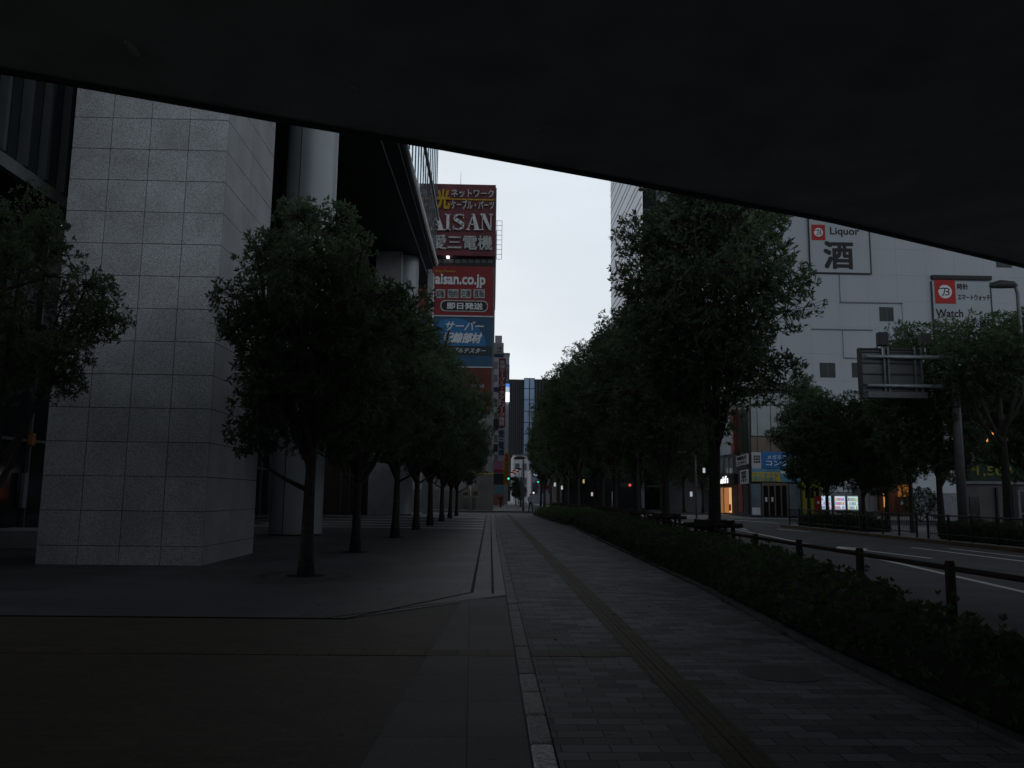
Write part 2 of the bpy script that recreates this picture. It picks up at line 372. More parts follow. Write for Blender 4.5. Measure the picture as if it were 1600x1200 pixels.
mb.prism([(a-n*.05)[:2], (a+d*1.2+n*.55)[:2], (b+n*.1)[:2], (b-n*.1)[:2], (a+d*1.2-n*.55)[:2]], Z0, Z1)
for k in range(7): mb.box(.6+k*.95, 1.1+k*.95, 70.5, 73.8, Z0, Z1)
mb.box(-8, 4.5, 75.0, 75.5, Z0, Z1); mb.box(9.5, 24, 66.0, 66.5, Z0, Z1)
for k in range(9): mb.box(9.4, 22, 70+k*1.1, 70.5+k*1.1, Z0, Z1) if k % 2 == 0 else None
mb.build('road_marking', M_mark)['kind'] = 'structure'

# ================================================================== ELEVATED EXPRESSWAY
e0 = Vector((-5.35, 8.95, 0)); e1 = Vector((10.5, 16.2, 0))
a = D(0, 112, 8.95)
def edge_pt(u, v, z):
    d = ray(u, v); return CAMP + d*((z-CAMP.z)/d.z)
ZB = 6.2
ep = [edge_pt(0, 110, ZB), edge_pt(430, 186, ZB), edge_pt(690, 230, ZB), edge_pt(950, 278, ZB), edge_pt(1300, 345, ZB), edge_pt(1600, 416, ZB)]
ep = [ep[0]+(ep[0]-ep[1]).normalized()*25] + ep + [ep[-1]+(ep[-1]-ep[-2]).normalized()*30]
exp = empty('elevated_expressway', (0, 5, 0), 'dark concrete elevated road passing overhead across the top of the view', 'bridge')
def sweep(prof, closed=True):
    """prof: list of (offset towards camera, z) ; swept along the edge polyline"""
    mb = MB(); n = len(prof); vs = []
    for i, p in enumerate(ep):
        d = (ep[min(i+1, len(ep)-1)]-ep[max(i-1, 0)]); d.z = 0; d.normalize(); nn = Vector((d.y, -d.x, 0))
        for o_, z in prof: vs.append((p.x+nn.x*o_-0, p.y+nn.y*o_-5, z))
    fs = []
    for i in range(len(ep)-1):
        for k in range(n):
            k2 = (k+1) % n; fs.append((i*n+k, i*n+k2, (i+1)*n+k2, (i+1)*n+k))
    fs.append(tuple(range(n))); fs.append(tuple((len(ep)-1)*n+k for k in range(n-1, -1, -1)))
    return mb.add(vs, fs)
sweep([(0, ZB), (0, ZB+1.9), (.25, ZB+1.9), (.25, ZB+1.0), (.6, ZB+.9), (.6, ZB)]).build('parapet_beam', M_conc, exp)
sweep([(.6, ZB+.004), (.6, ZB+1.0), (42, ZB+1.0), (42, ZB+.004)]).build('deck', M_conc, exp)  # unseen width behind the camera stretched to shade the granite pier's foot
sweep([(42.01, ZB+.2), (42.01, ZB+1.9), (42.4, ZB+1.9), (42.4, ZB+.2)]).build('parapet_beam', M_conc, exp)
for pts_, w_ in ((((196, 64), (205, 72), (212, 83)), .05), (((808, 207), (838, 202), (864, 196)), .012), (((545, 133), (556, 140)), .04)):
    pq = [edge_pt(u, v, ZB+.0)-Vector((0, 5, 0)) for u, v in pts_]
    MB().tube(pq, [w_*.5]+[w_]*(len(pq)-1), 5).build('repair_mark', mat('repair_mortar', (.5, .48, .45), .8, .2, 8), exp)
sweep([(.02, ZB-.055), (.02, ZB-.005), (.09, ZB-.005), (.09, ZB-.055)]).build('drip_rail', M_steel, exp)

# ================================================================== OFFICE BUILDING ON THE LEFT
off = empty('office_building', (-15, 40, 0), 'dark glass office block with granite pier and round columns left of the plaza', 'building')
def lo(mb, name, m, **k): 
    o = mb.build(name, m, off, **k); o.location = (15, -40, 0); return o
# granite pier, panels with open joints
PX0, PX1, PY0, PY1 = -9.29, -5.92, 17.35, 21.05
mb = MB().box(PX0+.06, PX1-.06, PY0+.06, PY1, 0, 30); lo(mb, 'wall', M_joint)
mb = MB(); zz = [0.0, .39] ; 
while zz[-1] < 29: zz.append(zz[-1]+.714)
n = 4; w = (PX1-PX0)/n
for k in range(len(zz)-1):
    for i in range(n):
        mb.box(PX0+i*w+.007, PX0+(i+1)*w-.007, PY0+rng.uniform(0, .003), PY0+.05, zz[k]+.007, zz[k+1]-.007)
lo(mb, 'granite_cladding', M_gran)
for xx in (PX1-.05, PX0):
    mb = MB()
    for k in range(len(zz)-1):
        for (y0, y1) in ((PY0+.058, PY0+1.85), (PY0+1.858, PY1)):
            mb.box(xx, xx+.05, y0, y1, zz[k]+.007, zz[k+1]-.007)
    lo(mb, 'granite_cladding', M_gran2)
# round columns
def column(cx, cy, r, top):
    mb = MB(); n = 40
    for (t0, t1) in ((R(-100), R(75)), (R(77), R(258))):
        m = n//2; vs = []
        for j in range(m+1):
            t = t0+(t1-t0)*j/m
            for z in (0.06, top): vs.append((cx+r*math.cos(t-R(181)), cy+r*math.sin(t-R(181)), z))
        mb.add(vs, [(2*j, 2*j+2, 2*j+3, 2*j+1) for j in range(m)])
    o = lo(mb, 'column', M_panel, smooth=True)
    ci = MB(); ci.tube([(cx, cy, 0), (cx, cy, top)], r-.03, 32); lo(ci, 'column_core', M_joint, smooth=True)
column(-7.1, 30.6, .95, 20)
column(-6.85, 62.9, .95, 20)
# upper overhang: soffit, fascia, tower
lo(MB().prism([(-30, 21.5), (-5.4, 21.5), (-4.95, 65.8), (-5.45, 66), (-5.4, 72.5), (-30, 72.5)], 20, 21.2), 'soffit', mat('soffit_dark', (.035, .038, .04), .6, .2, .4))
mb = MB().tube([(-5.28, 21.5, 20.5), (-4.88, 65.9, 20.5)], .30, 12); lo(mb, 'fascia', mat('fascia_metal', (.045, .05, .055), .4, .1, 2, metal=.3), smooth=True)
lo(MB().tube([(-6.38, 21.6, 19.96), (-5.48, 72.3, 19.96)], .035, 6), 'soffit_trim', M_lgrey)
lo(MB().box(-5.5, -5.02, 67.0, 67.8, 0, 19.98), 'end_pier', mat('pier_panel', (.42, .44, .46), .5, .05, 1))
lo(MB().box(-34, -9.5, 22, 66, 21.3, 62), 'wall', M_dkglass)
# glass wind screen
gm = bpy.data.materials.new('clear_glass'); gm.use_nodes = True; t = gm.node_tree; t.nodes.clear()
o_ = t.nodes.new('ShaderNodeOutputMaterial'); tr = t.nodes.new('ShaderNodeBsdfTransparent'); tr.inputs[0].default_value = (.88, .93, .96, 1)
gl = t.nodes.new('ShaderNodeBsdfGlossy'); gl.inputs['Roughness'].default_value = .03; gl.inputs[0].default_value = (.8, .85, .9, 1)
ms = t.nodes.new('ShaderNodeMixShader'); fz = t.nodes.new('ShaderNodeLayerWeight'); fz.inputs[0].default_value = .25
mu = t.nodes.new('ShaderNodeMath'); mu.operation = 'MULTIPLY'; mu.inputs[1].default_value = .22
t.links.new(fz.outputs['Fresnel'], mu.inputs[0]); t.links.new(mu.outputs[0], ms.inputs[0]); t.links.new(tr.outputs[0], ms.inputs[1]); t.links.new(gl.outputs[0], ms.inputs[2]); t.links.new(ms.outputs[0], o_.inputs[0])
lo(MB().box(-4.87, -4.85, 26, 65.85, 20.82, 40), 'glass_screen', gm)
mb = MB(); y = 26.0
while y <= 66: mb.box(-4.90, -4.82, y-.025, y+.025, 20.82, 40); y += 1.81
lo(mb, 'mullion', mat('mullion_grey', (.10, .11, .12), .4, metal=.3))
lo(MB().tube([(-4.68, 26, 24.45), (-4.68, 66.0, 24.3)], .12, 8), 'rail', M_grey, smooth=True)
# near upper facade with vertical fins (left edge of picture)
lo(MB().box(-30, -10.2, 12.6, 21.2, 8.3, 40), 'wall', M_dkglass)
mb = MB()
for k in range(8): y = 12.9+k*.8; mb.box(-10.19, -10.0, y, y+.11, 8.35, 40)
lo(mb, 'fin', mat('fin_metal', (.065, .075, .078), .45, .1, 2, metal=.2))
lo(MB().box(-10.2, -10.05, 12.6, 19.0, 8.05, 8.34), 'trim', M_grey)
# street level: dark glazing with frames and warm lobby
lo(MB().box(-30, -13.6, 12.6, 21.2, 0, 8.28), 'glazing', M_dkglass)
lo(MB().box(-30, -13.6, 21.21, 72, 0, 19.98), 'glazing', M_dkglass)
mb = MB()
for k in range(30): y = 13+k*1.9; mb.box(-13.6, -13.5, y, y+.08, 0, 8.2 if y < 21 else 19.9)
for z in (.1, 2.9, 5.6, 8.1, 11, 14, 17): mb.box(-13.595, -13.52, 12.7 if z < 8.2 else 21.3, 69.9, z, z+.09)
lo(mb, 'glazing_frame', mat('frame_metal', (.07, .07, .072), .5))
lo(MB().box(-8.98, -7.04, 61, 66, 0, 19.98), 'pier', M_gran2)
lo(MB().box(-13.58, -9.0, 66, 66.3, 0, 19.98), 'lobby_wall', mat('lobby_timber', (.06, .04, .03), .5, .4, 2, streak=True))
mb = MB()
for k in range(4): mb.box(-11.9+k*.68, -11.84+k*.68, 65.9, 65.99, 0, 6)
mb.box(-11.95, -9.2, 65.9, 65.99, 3.0, 3.1); lo(mb, 'lobby_door_frame', M_grey)
lo(MB().box(-13.5, -9.4, 22, 24, .004, .45), 'step', M_gran2)
lo(MB().box(-13.5, -13.4, 24.1, 24.3, 1.0, 2.0), 'door_handle', M_grey)
# wall lamp
q = DX(50, 686, -13.4)
wl = empty('wall_lamp', (q.x, q.y, q.z), 'dim orange wall lamp glowing on the dark glazing left of the granite pier', 'lamp')
MB().box(-.06, .06, -.09, .09, -.17, .17).build('shade', mat('dim_amber', (.12, .05, .02), .5, emit=(1, .35, .06), es=.004), wl)
MB().box(-.05, .05, -.1, .1, -.2, -.171).build('bracket', M_black, wl)
q = DX(-5, 918, -10.6)
# ceiling spotlight at (97,351)
sp = D(97, 351, 16.2); spo = empty('spotlight', sp, 'small lit spotlight shining through the leftmost tree in front of the granite pier', 'lamp')
MB().tube([(0, 0, 0), (0, .25, .05)], [.05, .06], 10).build('housing', M_black, spo)
MB().tube([(0, -.004, 0), (0, -.012, 0)], [.028, .028], 10).build('bulb', mat('bulb', (.9, .8, .7), .4, emit=(1, .88, .75), es=.9), spo)

# ================================================================== TREES
def leaf_mat(name, c, c2):
    m = mat(name, c, .55, .3, 1.1, col2=c2, spec=.16); t = m.node_tree; p = t.nodes['Principled BSDF']; o = [n for n in t.nodes if n.type == 'OUTPUT_MATERIAL'][0]
    tl = t.nodes.new('ShaderNodeBsdfTranslucent'); tl.inputs[0].default_value = (c2[0]*1.3, c2[1]*1.5, c2[2]*.9, 1); ms = t.nodes.new('ShaderNodeMixShader'); ms.inputs[0].default_value = .38
    t.links.new(p.outputs[0], ms.inputs[1]); t.links.new(tl.outputs[0], ms.inputs[2]); t.links.new(ms.outputs[0], o.inputs[0]); return m
M_leaf = leaf_mat('oak_leaves', (.058, .084, .056), (.098, .128, .086))
M_leaf2 = leaf_mat('leaves_green', (.048, .078, .046), (.082, .114, .070))
M_hedge = leaf_mat('hedge_leaves', (.045, .070, .040), (.085, .118, .066))

def leaves_mesh(name, P, Dr, L_, m, k=8, rs=None, wid=.36, spread=.45, flat=0.0):
    """whorls of k leaves at tips P with directions Dr"""
    n = len(P); rs = rs or np.random.RandomState(1)
    P = np.repeat(P, k, 0); Dd = np.repeat(Dr, k, 0); n = len(P)
    rv = rs.normal(size=(n, 3)); rv /= np.linalg.norm(rv, axis=1)[:, None]
    d = Dd*spread + rv; d[:, 2] -= flat; d /= np.linalg.norm(d, axis=1)[:, None]
    s = np.cross(d, rs.normal(size=(n, 3))); s /= np.linalg.norm(s, axis=1)[:, None]
    l = (L_*rs.uniform(.6, 1.25, n))[:, None]; w = l*wid*.5
    nn = np.cross(d, s)
    a = P + rs.normal(size=(n, 3))*L_*.12; b = a+d*l*.5+s*w+nn*l*.06; c = a+d*l; e = a+d*l*.5-s*w+nn*l*.06
    co = np.stack([a, b, c, e], 1).reshape(-1, 3)
    me = bpy.data.meshes.new(name); me.vertices.add(4*n); me.vertices.foreach_set('co', co.ravel().astype(np.float32))
    me.loops.add(4*n); me.loops.foreach_set('vertex_index', np.arange(4*n, dtype=np.int32))
    me.polygons.add(n); me.polygons.foreach_set('loop_start', np.arange(0, 4*n, 4, dtype=np.int32)); me.polygons.foreach_set('loop_total', np.full(n, 4, np.int32))
    me.update(calc_edges=True); me.validate(); me.materials.append(m); return me

def tree_meshes(seed, H=7.2, cb=2.6, rad=2.0, trunk_r=.135, fork=2.6, nclump=60, tips=42, leafl=.14, k=8, m=M_leaf, clump_r=.62, lean=(0, 0), shell=.55, spread=.45, low_limb=True):
    rr = random.Random(seed); rs = np.random.RandomState(seed)
    cz = (H+cb)/2; hz = (H-cb)/2
    mb = MB()
    # trunk
    pts = []; rad_l = []
    nseg = 12; top = H*.86
    for i in range(nseg+1):
        f = i/nseg; z = f*top
        x = lean[0]*f + .10*math.sin(f*5+seed)*f; y = lean[1]*f + .10*math.cos(f*4+seed*2)*f
        r = trunk_r*(1.28 if i == 0 else 1.0)*(1-.35*min(1, z/fork)) if z < fork else trunk_r*.62*(1-(z-fork)/(top-fork))+.012
        pts.append(Vector((x, y, z-(.05 if i == 0 else 0)))); rad_l.append(max(.012, r))
    mb.tube(pts, rad_l, 10)
    nodes = [(pts[i], rad_l[i]) for i in range(nseg+1) if pts[i].z > fork*.9]
    for q in range(5):
        th = seed*1.3+q*2*math.pi/5+rr.uniform(-.3, .3); zs = fork*(.82+.10*q*.6); st = Vector((pts[3].x*.5, 0, zs)); ln = (H-zs)*rr.uniform(.62, .8); out_ = rad*rr.uniform(.45, .7)
        path = []; rl = []
        for j in range(7):
            f = j/6; path.append(st+Vector((math.cos(th)*out_*f**.8+rr.uniform(-.05, .05)*f, math.sin(th)*out_*f**.8+rr.uniform(-.05, .05)*f, ln*f**1.15))); rl.append(trunk_r*.5*(1-.75*f)+.01)
        mb.tube(path, rl, 7, cap=False)
        nodes += [(path[j], rl[j]) for j in range(2, 7)]
    # clump centres
    cl = []
    tries = 0
    while len(cl) < nclump and tries < 6000:
        tries += 1
        v = Vector((rr.uniform(-1, 1), rr.uniform(-1, 1), rr.uniform(-1, 1)))
        if v.length > 1 or v.length < shell*.55: continue
        wob = 1+.22*noise.noise(v.normalized()*1.7+Vector((seed*3.1, 0, 0)))*2
        # egg profile: widest at lower middle
        prof = 1.0 if v.z < 0 else (1-.35*v.z*v.z)
        p = Vector((v.x*(rad-clump_r*.6)*prof*wob, v.y*(rad-clump_r*.6)*prof*wob, cz+v.z*(hz-clump_r*.5)))
        if v.z < -.75 and rr.random() < .5: continue
        if all((p-q).length > clump_r*.85 for q in cl): cl.append(p)
        elif rr.random() < .012: cl.append(p)
    cl.sort(key=lambda p: (p-Vector((0, 0, fork))).length)
    TP = []; TD = []
    for ci, c in enumerate(cl):
        best = min(nodes, key=lambda nd: (nd[0]-c).length + max(0, nd[0].z-c.z+.25)*2.2)
        s, r0 = best
        L0 = (c-s).length; r0 = min(r0*.75, .018+.022*L0)
        mid = s.lerp(c, .5)+Vector((rr.uniform(-.12, .12), rr.uniform(-.12, .12), -.10*L0+rr.uniform(-.05, .12)))
        path = []; rl = []
        for j in range(5):
            f = j/4; path.append(s*(1-f)**2+mid*2*f*(1-f)+c*f*f); rl.append(r0*(1-.6*f)+.006)
        mb.tube(path, rl, 5, cap=False)
        for j in (2, 3, 4): nodes.append((path[j], rl[j]))
        cr = clump_r*rr.uniform(.7, 1.2)
        nt_ = int(tips*rr.uniform(.7, 1.25))
        v = rs.normal(size=(nt_, 3)); v /= np.linalg.norm(v, axis=1)[:, None]
        rad_f = rs.uniform(.35, 1.0, nt_)[:, None]**.6
        stretch = rs.uniform(.75, 1.3, 3); stretch[2] *= .78
        pp = np.array(c[:])+v*rad_f*cr*stretch
        dd = v + np.array([0, 0, .45]) + (pp-np.array([0, 0, cz]))*.15; dd /= np.linalg.norm(dd, axis=1)[:, None]
        TP.append(pp); TD.append(dd)
        for j in range(0, nt_, 3):
            q = Vector(pp[j]); mb.tube([c, c.lerp(q, .5)+Vector((0, 0, -.03)), q], [.012, .008, .004], 3, cap=False)
    if low_limb:
        a = Vector(pts[int(nseg*fork*.85/top)]); 
        mb.tube([a, a+Vector((-.45, .1, .22)), a+Vector((-.75, .13, .40)), a+Vector((-1.12, .1, .95))], [.05, .035, .03, .015], 6)
        for cc, cr in ((a+Vector((-1.15, .1, 1.05)), .42), (a+Vector((-1.1, -.25, 1.45)), .45), (a+Vector((-.85, .3, 1.0)), .40)):
            v = rs.normal(size=(tips, 3)); v /= np.linalg.norm(v, axis=1)[:, None]
            pp = np.array(cc[:])+v*cr*rs.uniform(.35, 1, (tips, 1))**.6; TP.append(pp); TD.append(v+np.array([0, 0, .3]))
            for j in range(0, tips, 4): q = Vector(pp[j]); mb.tube([cc, q], [.010, .004], 3, cap=False)
            mb.tube([a+Vector((-.75, .13, .40)), cc], [.02, .01], 5, cap=False)
    TP = np.concatenate(TP); TD = np.concatenate(TD)
    lm = leaves_mesh('crown', TP, TD, leafl, m, k, rs, spread=spread)
    tm = mb.build('trunk', M_bark, smooth=True)
    me = tm.data; bpy.data.objects.remove(tm)
    return me, lm
TT = {}
TT['a'] = tree_meshes(11, cb=2.15, nclump=78, tips=74, leafl=.115, k=8, clump_r=.52, fork=2.3)
TT['b'] = tree_meshes(23, H=8.8, cb=1.95, rad=2.85, trunk_r=.15, nclump=88, tips=66, leafl=.13, clump_r=.68, fork=2.3, low_limb=True)
TT['g'] = tree_meshes(29, H=8.8, cb=5.2, rad=2.3, trunk_r=.16, fork=4.2, nclump=50, tips=45, leafl=.15, m=M_leaf2, clump_r=.65, low_limb=False)
TT['c'] = tree_meshes(37, H=11.4, cb=2.85, rad=2.4, trunk_r=.18, fork=2.9, nclump=112, tips=85, leafl=.14, k=8, lean=(.2, 0), clump_r=.72, low_limb=False)
TT['d'] = tree_meshes(51, H=11.4, cb=2.6, rad=2.5, trunk_r=.18, fork=3.0, nclump=95, tips=66, leafl=.15, k=7, clump_r=.72, low_limb=False)
TT['e'] = tree_meshes(64, H=8.8, cb=1.9, rad=2.35, trunk_r=.15, fork=2.3, nclump=88, tips=54, leafl=.16, k=7, m=M_leaf2, clump_r=.7, low_limb=True)
TT['f'] = tree_meshes(78, H=6.6, cb=2.6, rad=2.5, trunk_r=.10, fork=1.9, nclump=62, tips=75, leafl=.085, k=9, clump_r=.50, shell=.7, low_limb=False)
def tree(key, x, y, label, group, s=1.0, rz=0.0, z=0.0, sz=None, cat='tree', name='street_tree'):
    t = empty(name, (x, y, z), label, cat, group, rz); t.scale = (s, s, sz or s)
    for nm, me in zip(('trunk', 'crown'), TT[key]):
        o = bpy.data.objects.new(nm, me); COL.objects.link(o); o.parent = t
    return t
ords = ['first', 'second', 'third', 'fourth', 'fifth', 'sixth', 'seventh', 'eighth', 'ninth', 'tenth']
# left row on the plaza
rowL = [(478, 900, 'a', .4), (555, 863, 'b', 1.3), (617, 840, 'b', 2.9), (650, 828, 'b', 4.0), (672, 821, 'b', 5.1), (690, 814.5, 'b', .9), (703, 809.5, 'b', 2.0), (713, 806, 'b', 3.3)]
for i, (u, v, k, rz) in enumerate(rowL):
    p = G(u, v)
    lab = 'largest tree of the plaza row, nearest, dark round crown over a leaning trunk' if i == 0 else '%s tree of the left plaza row counting from the nearest, dark evergreen crown' % ords[i]
    tree(k, p.x, p.y, lab, 'evergreen trees in a row along the plaza', s=(.99, .86, 1.0, 1.03, 1.05, 1.0, .95, .9)[i], rz=rz, sz=(1.0, .88, 1.02, 1.05, 1.05, 1.0, .95, .9)[i])
    if i < 3:
        g = empty('tree_grate', (p.x, p.y, .0), ['round grate set in the paving around the nearest plaza tree', 'round grate around the second plaza tree from the front', 'round grate around the third plaza tree from the front'][i], 'tree grate', 'tree grates in the plaza')
        rr_ = ring('outer_ring', (0, 0), .76, .80, .010, M_black); rr_.parent = g
        rr_ = ring('inner_ring', (0, 0), .16, .36, .011, mat('grate_soil', (.03, .027, .022), .95)); rr_.parent = g
# right row in the hedge strip
rowR = [(1115, 20.0), (1041, 27.5), (996, 35), (961, 43), (941, 50.5), (903, 57), (886, 64), (872, 71), (861, 98), (851, 106)]
for i, (u, Y) in enumerate(rowR):
    p = D(u, 780, Y)
    lab = 'biggest street tree at right of the walk, tall dark crown reaching under the elevated road' if i == 0 else '%s tree of the right pavement row counting from the nearest, tall dark crown' % ords[i]
    tree('c' if i % 2 == 0 else 'd', p.x, Y, lab, 'tall evergreen trees in a row beside the road', s=(1.0, .88, .92, 1, 1.05, 1.05, 1, 1, 1.1, 1)[i], rz=0 if i == 0 else i*1.7+.6, sz=(1.0, .80, .87, 1, 1.06, 1.08, 1.06, 1.03, 1.15, 1.05)[i])
# tree at far left
p = D(12, 780, 12.8)
tree('f', p.x-.2, 12.8, 'leftmost tree, airy fine leaved crown in front of the granite pier', None, s=.80, rz=.5, sz=.95)
# far kerb trees
rowO = [(1264, 47, 575, .84), (1293, 45, 602, .8), (1350, 44, 600, .95), (1386, 43, 595, 1.0), (1424, 39, 492, .66), (1471, 35.5, 488, 1.15), (1612, 37, 470, 1.3), (1574, 31, 484, 1.1)]
olab = ['slim tree across the road before the blue shop sign, leftmost there', 'tree across the road in front of the lit vending machines', 'tree across the road just left under the overhead sign back', 'tree across the road directly behind the overhead sign back',
        'pointed tree across the road rising between the sign back and the watch sign', 'forked tree across the road left of the thick sign pole', 'tree at the right edge of the photo before the green price sign', 'tree with high crown in front of the top of the thick sign pole']
for i, ((u, Y, vt, s), lab) in enumerate(zip(rowO, olab)):
    p = D(u, 800, Y); top = D(u, vt, Y).z
    tree('g' if i == 7 else 'e', p.x, Y, lab, 'street trees across the road', s=s, rz=i*2.1, sz=top/8.8)
# distant trees
dist = [(806, 140, 742, .5, 'bushy tree on the far left pavement beside the yellow vertical sign'), (813, 128, 752, .45, 'small round tree left of the far lamp pole'),
        (880, 120, 640, 1.0, None), (905, 118, 632, 1.0, None), (930, 112, 630, 1.1, None), (965, 104, 640, 1.0, None), (1000, 100, 650, 1.0, None), (1035, 96, 640, 1.0, None), (1068, 92, 640, 1.0, None), (1098, 90, 655, .9, None), (845, 130, 650, .9, None)]
for i, (u, Y, vt, s, lab) in enumerate(dist):
    p = D(u, 790, Y); top = D(u, vt, Y).z
    lab = lab or 'distant tree in the dark row beyond the crossing, behind the %s' % ['near trunks', 'near trunks'][0]
    t = tree('e' if i < 2 else 'd', p.x, Y, lab, 'distant trees beyond the crossing', s=s, rz=i*1.3, sz=top/(8.8 if i < 2 else 11.4))
    if i >= 2: t['label'] = 'shadowy distant tree beyond the crossing, %s from the left behind the right row' % {10: 'leftmost'}.get(i, ords[min(9, i-1)])

# ------------------------------------------------------------------ hedges
def hedge(name, pts, label, group, seed, dens=900, leafl=.055):
    """pts: list of (y, x_left, x_right, height)"""
    h = empty(name, (0, 0, 0), label, 'hedge', group)
    rs = np.random.RandomState(seed)
    mb = MB(); nx = 8; rows = []
    ys = np.arange(pts[0][0], pts[-1][0], .3)
    Y = [p[0] for p in pts]
    xl = np.interp(ys, Y, [p[1] for p in pts]); xr = np.interp(ys, Y, [p[2] for p in pts]); hh = np.interp(ys, Y, [p[3] for p in pts])
    prof = [(0, 0), (0.02, .55), (.12, .85), (.3, .97), (.5, 1), (.7, .97), (.88, .85), (.98, .55), (1, 0)]
    V = []
    for y, a, b, c in zip(ys, xl, xr, hh):
        for (f, g) in prof:
            nzv = noise.noise(Vector((a+f*2, y*1.1, g*2)))*.22
            V.append((a+(b-a)*f + (nzv if .0 < f < 1 else 0)*.6, y, max(0, (c-.05)*g*(1+nzv*1.6))))
    n = len(prof); fs = [(i*n+k, i*n+k+1, (i+1)*n+k+1, (i+1)*n+k) for i in range(len(ys)-1) for k in range(n-1)]
    fs.append(tuple(range(n))); fs.append(tuple((len(ys)-1)*n+k for k in range(n-1, -1, -1)))
    mb.add(V, fs)
    V = np.array(V)
    core = mb.build('branch_core', mat('hedge_core', (.012, .015, .009), .95), h)
    P = []; Nn = []
    for f in fs[:-2] + fs[-2:]:
        q = V[list(f[:4])]; c = q.mean(0)
        nrm = np.cross(q[2]-q[0], q[3]-q[1]); ar = np.linalg.norm(nrm)*.5
        if ar < 1e-6: continue
        nrm = nrm/np.linalg.norm(nrm)
        if nrm[2] < -.2: nrm = -nrm
        if len(f) > 4: nrm = np.array([0, -1.0, 0]); q = V[list(f)]; ar = .6
        fall = 1.0 if c[1] < 20 else (.6 if c[1] < 35 else .35)
        k = rs.poisson(ar*dens/8*fall)
        for _ in range(k):
            if len(f) > 4: w = rs.dirichlet(np.ones(len(f))*.5); p = (q*w[:, None]).sum(0)
            else:
                a_, b_ = rs.rand(2); p = (q[0]*(1-a_)+q[1]*a_)*(1-b_)+(q[3]*(1-a_)+q[2]*a_)*b_
            P.append(p+nrm*(rs.uniform(-.02, .08) if rs.rand() < .9 else rs.uniform(.05, .2))); Nn.append(nrm+np.array([0, 0, .4]))
    P = np.array(P); Nn = np.array(Nn)
    me = leaves_mesh('foliage', P, Nn, leafl, M_hedge, 8, rs, wid=.5, spread=.7)
    o = bpy.data.objects.new('foliage', me); COL.objects.link(o); o.parent = h
    return h
hedge('hedge', [(3.4, 3.5, 3.8, .28), (6, 3.48, 4.15, .42), (9, 3.5, 4.65, .52), (14, 3.7, 5.35, .62), (20, 3.75, 5.6, .66), (30, 4.0, 6.0, .72), (41.6, 4.3, 6.6, .80)], 'long clipped azalea hedge beside the walk, nearest and longest, running into the dark foreground', 'hedges along the kerb', 3)
hedge('hedge', [(43.5, 4.15, 6.9, .62), (55, 3.75, 7.6, .66), (67.5, 3.55, 8.0, .70)], 'farther low hedge reaching the crossing beside the standing post', 'hedges along the kerb', 5, leafl=.08)
mb = MB(); y = 2.0
e = [(2, 3.25), (8, 3.25), (14, 3.55), (30, 3.85), (41.5, 4.15), (55, 3.6), (67.5, 3.42)]
while y < 67:
    x = np.interp(y+.3, [a[0] for a in e], [a[1] for a in e]); mb.box(x, x+.12, y+.005, y+.595, 0, .05); y += .6
mb.build('planter_edging', mat('edging_stone', (.075, .075, .078), .8, .3, 3), bevel=.01)['kind'] = 'structure'

# ------------------------------------------------------------------ tree props (torii supports)
def props(x, y, label):
    o = empty('tree_support', (x, y, 0), label, 'tree support', 'timber supports around the street trees')
    for s in (-1, 1):
        for yy in (-.32, .32):
            MB().tube([(s*.38, yy, 0), (s*.36, yy, 1.0)], [.055, .05], 8).build('stake', M_wood, o, smooth=True)
    for yy in (-.36, .36):
        MB().tube([(-.58, yy, .86), (.58, yy, .87)], [.06, .055], 8).build('crossbar', M_wood, o, smooth=True)
    for s in (-1, 1): MB().tube([(s*.25, -.5, .93), (s*.25, .5, .94)], [.055, .055], 8).build('crossbar', M_wood, o, smooth=True)
    MB().tube([(0, 0, .82), (0, 0, 1.0)], [.24, .24], 10).build('padding', mat('hemp', (.04, .034, .028), .95, .3, 10), o, smooth=True)
    return o
for i, (u, Y) in enumerate(rowR[:8]):
    p = D(u, 780, Y); props(p.x, Y, '%s timber prop frame counting from the near end, round the trunk of the right row' % ords[i])

# ------------------------------------------------------------------ near guard rail
g = empty('guard_rail', (5.25, 12, 0), 'low brown pipe rail on short posts between the hedge and the road', 'guard rail')
ys = [4.8+2.3*k for k in range(26)]
def gx(y): return 0.0 if y < 18 else (y-18)*.045
mb = MB(); mb.tube([(gx(y), y-12, .75) for y in ys], .032, 10).build('rail', M_wood, g, smooth=True)
for y in ys:
    x = gx(y); m_ = MB(); m_.tube([(x, y-12, -.1), (x, y-12, .80), (x, y-12, .83)], [.055, .055, .045], 12); m_.build('post', M_wood, g, smooth=True)

# ------------------------------------------------------------------ far kerb fence and planting
FX = 17.85
def fence(y0, y1, label):
    g = empty('fence', (FX, y0, 0), label, 'fence', 'railings along the far kerb'); n = int((y1-y0)/1.5)
    L0 = (y1-y0)
    mb = MB(); mb.tube([(0, 0, .95), (0, L0, .95)], .03, 8); mb.build('rail', M_black, g)
    mb = MB(); mb.tube([(0, 0, .22), (0, L0, .22)], .02, 8); mb.build('rail', M_black, g)
    mb = MB(); k = 0.12
    while k < L0: mb.tube([(0, k, .22), (0, k, .95)], .009, 4); k += .14
    mb.build('balusters', M_black, g)
    for k in range(n+1):
        MB().box(-.035, .035, L0*k/n-.035, L0*k/n+.035, 0, 1.0).build('post', M_black, g)
fence(22.6, 33.4, 'dark railing at the right edge of the picture along the far kerb')
fence(34.3, 38.8, 'short dark railing left of the fence gap before the sign pole')
fence(39.6, 49.0, 'dark railing along the far kerb below the vending machines')
hedge('hedge', [(23, 18.2, 19.6, .62), (33.2, 18.2, 19.6, .7)], 'dark planting behind the far railing at right of the sign pole', 'planting across the road', 8, dens=500, leafl=.10)
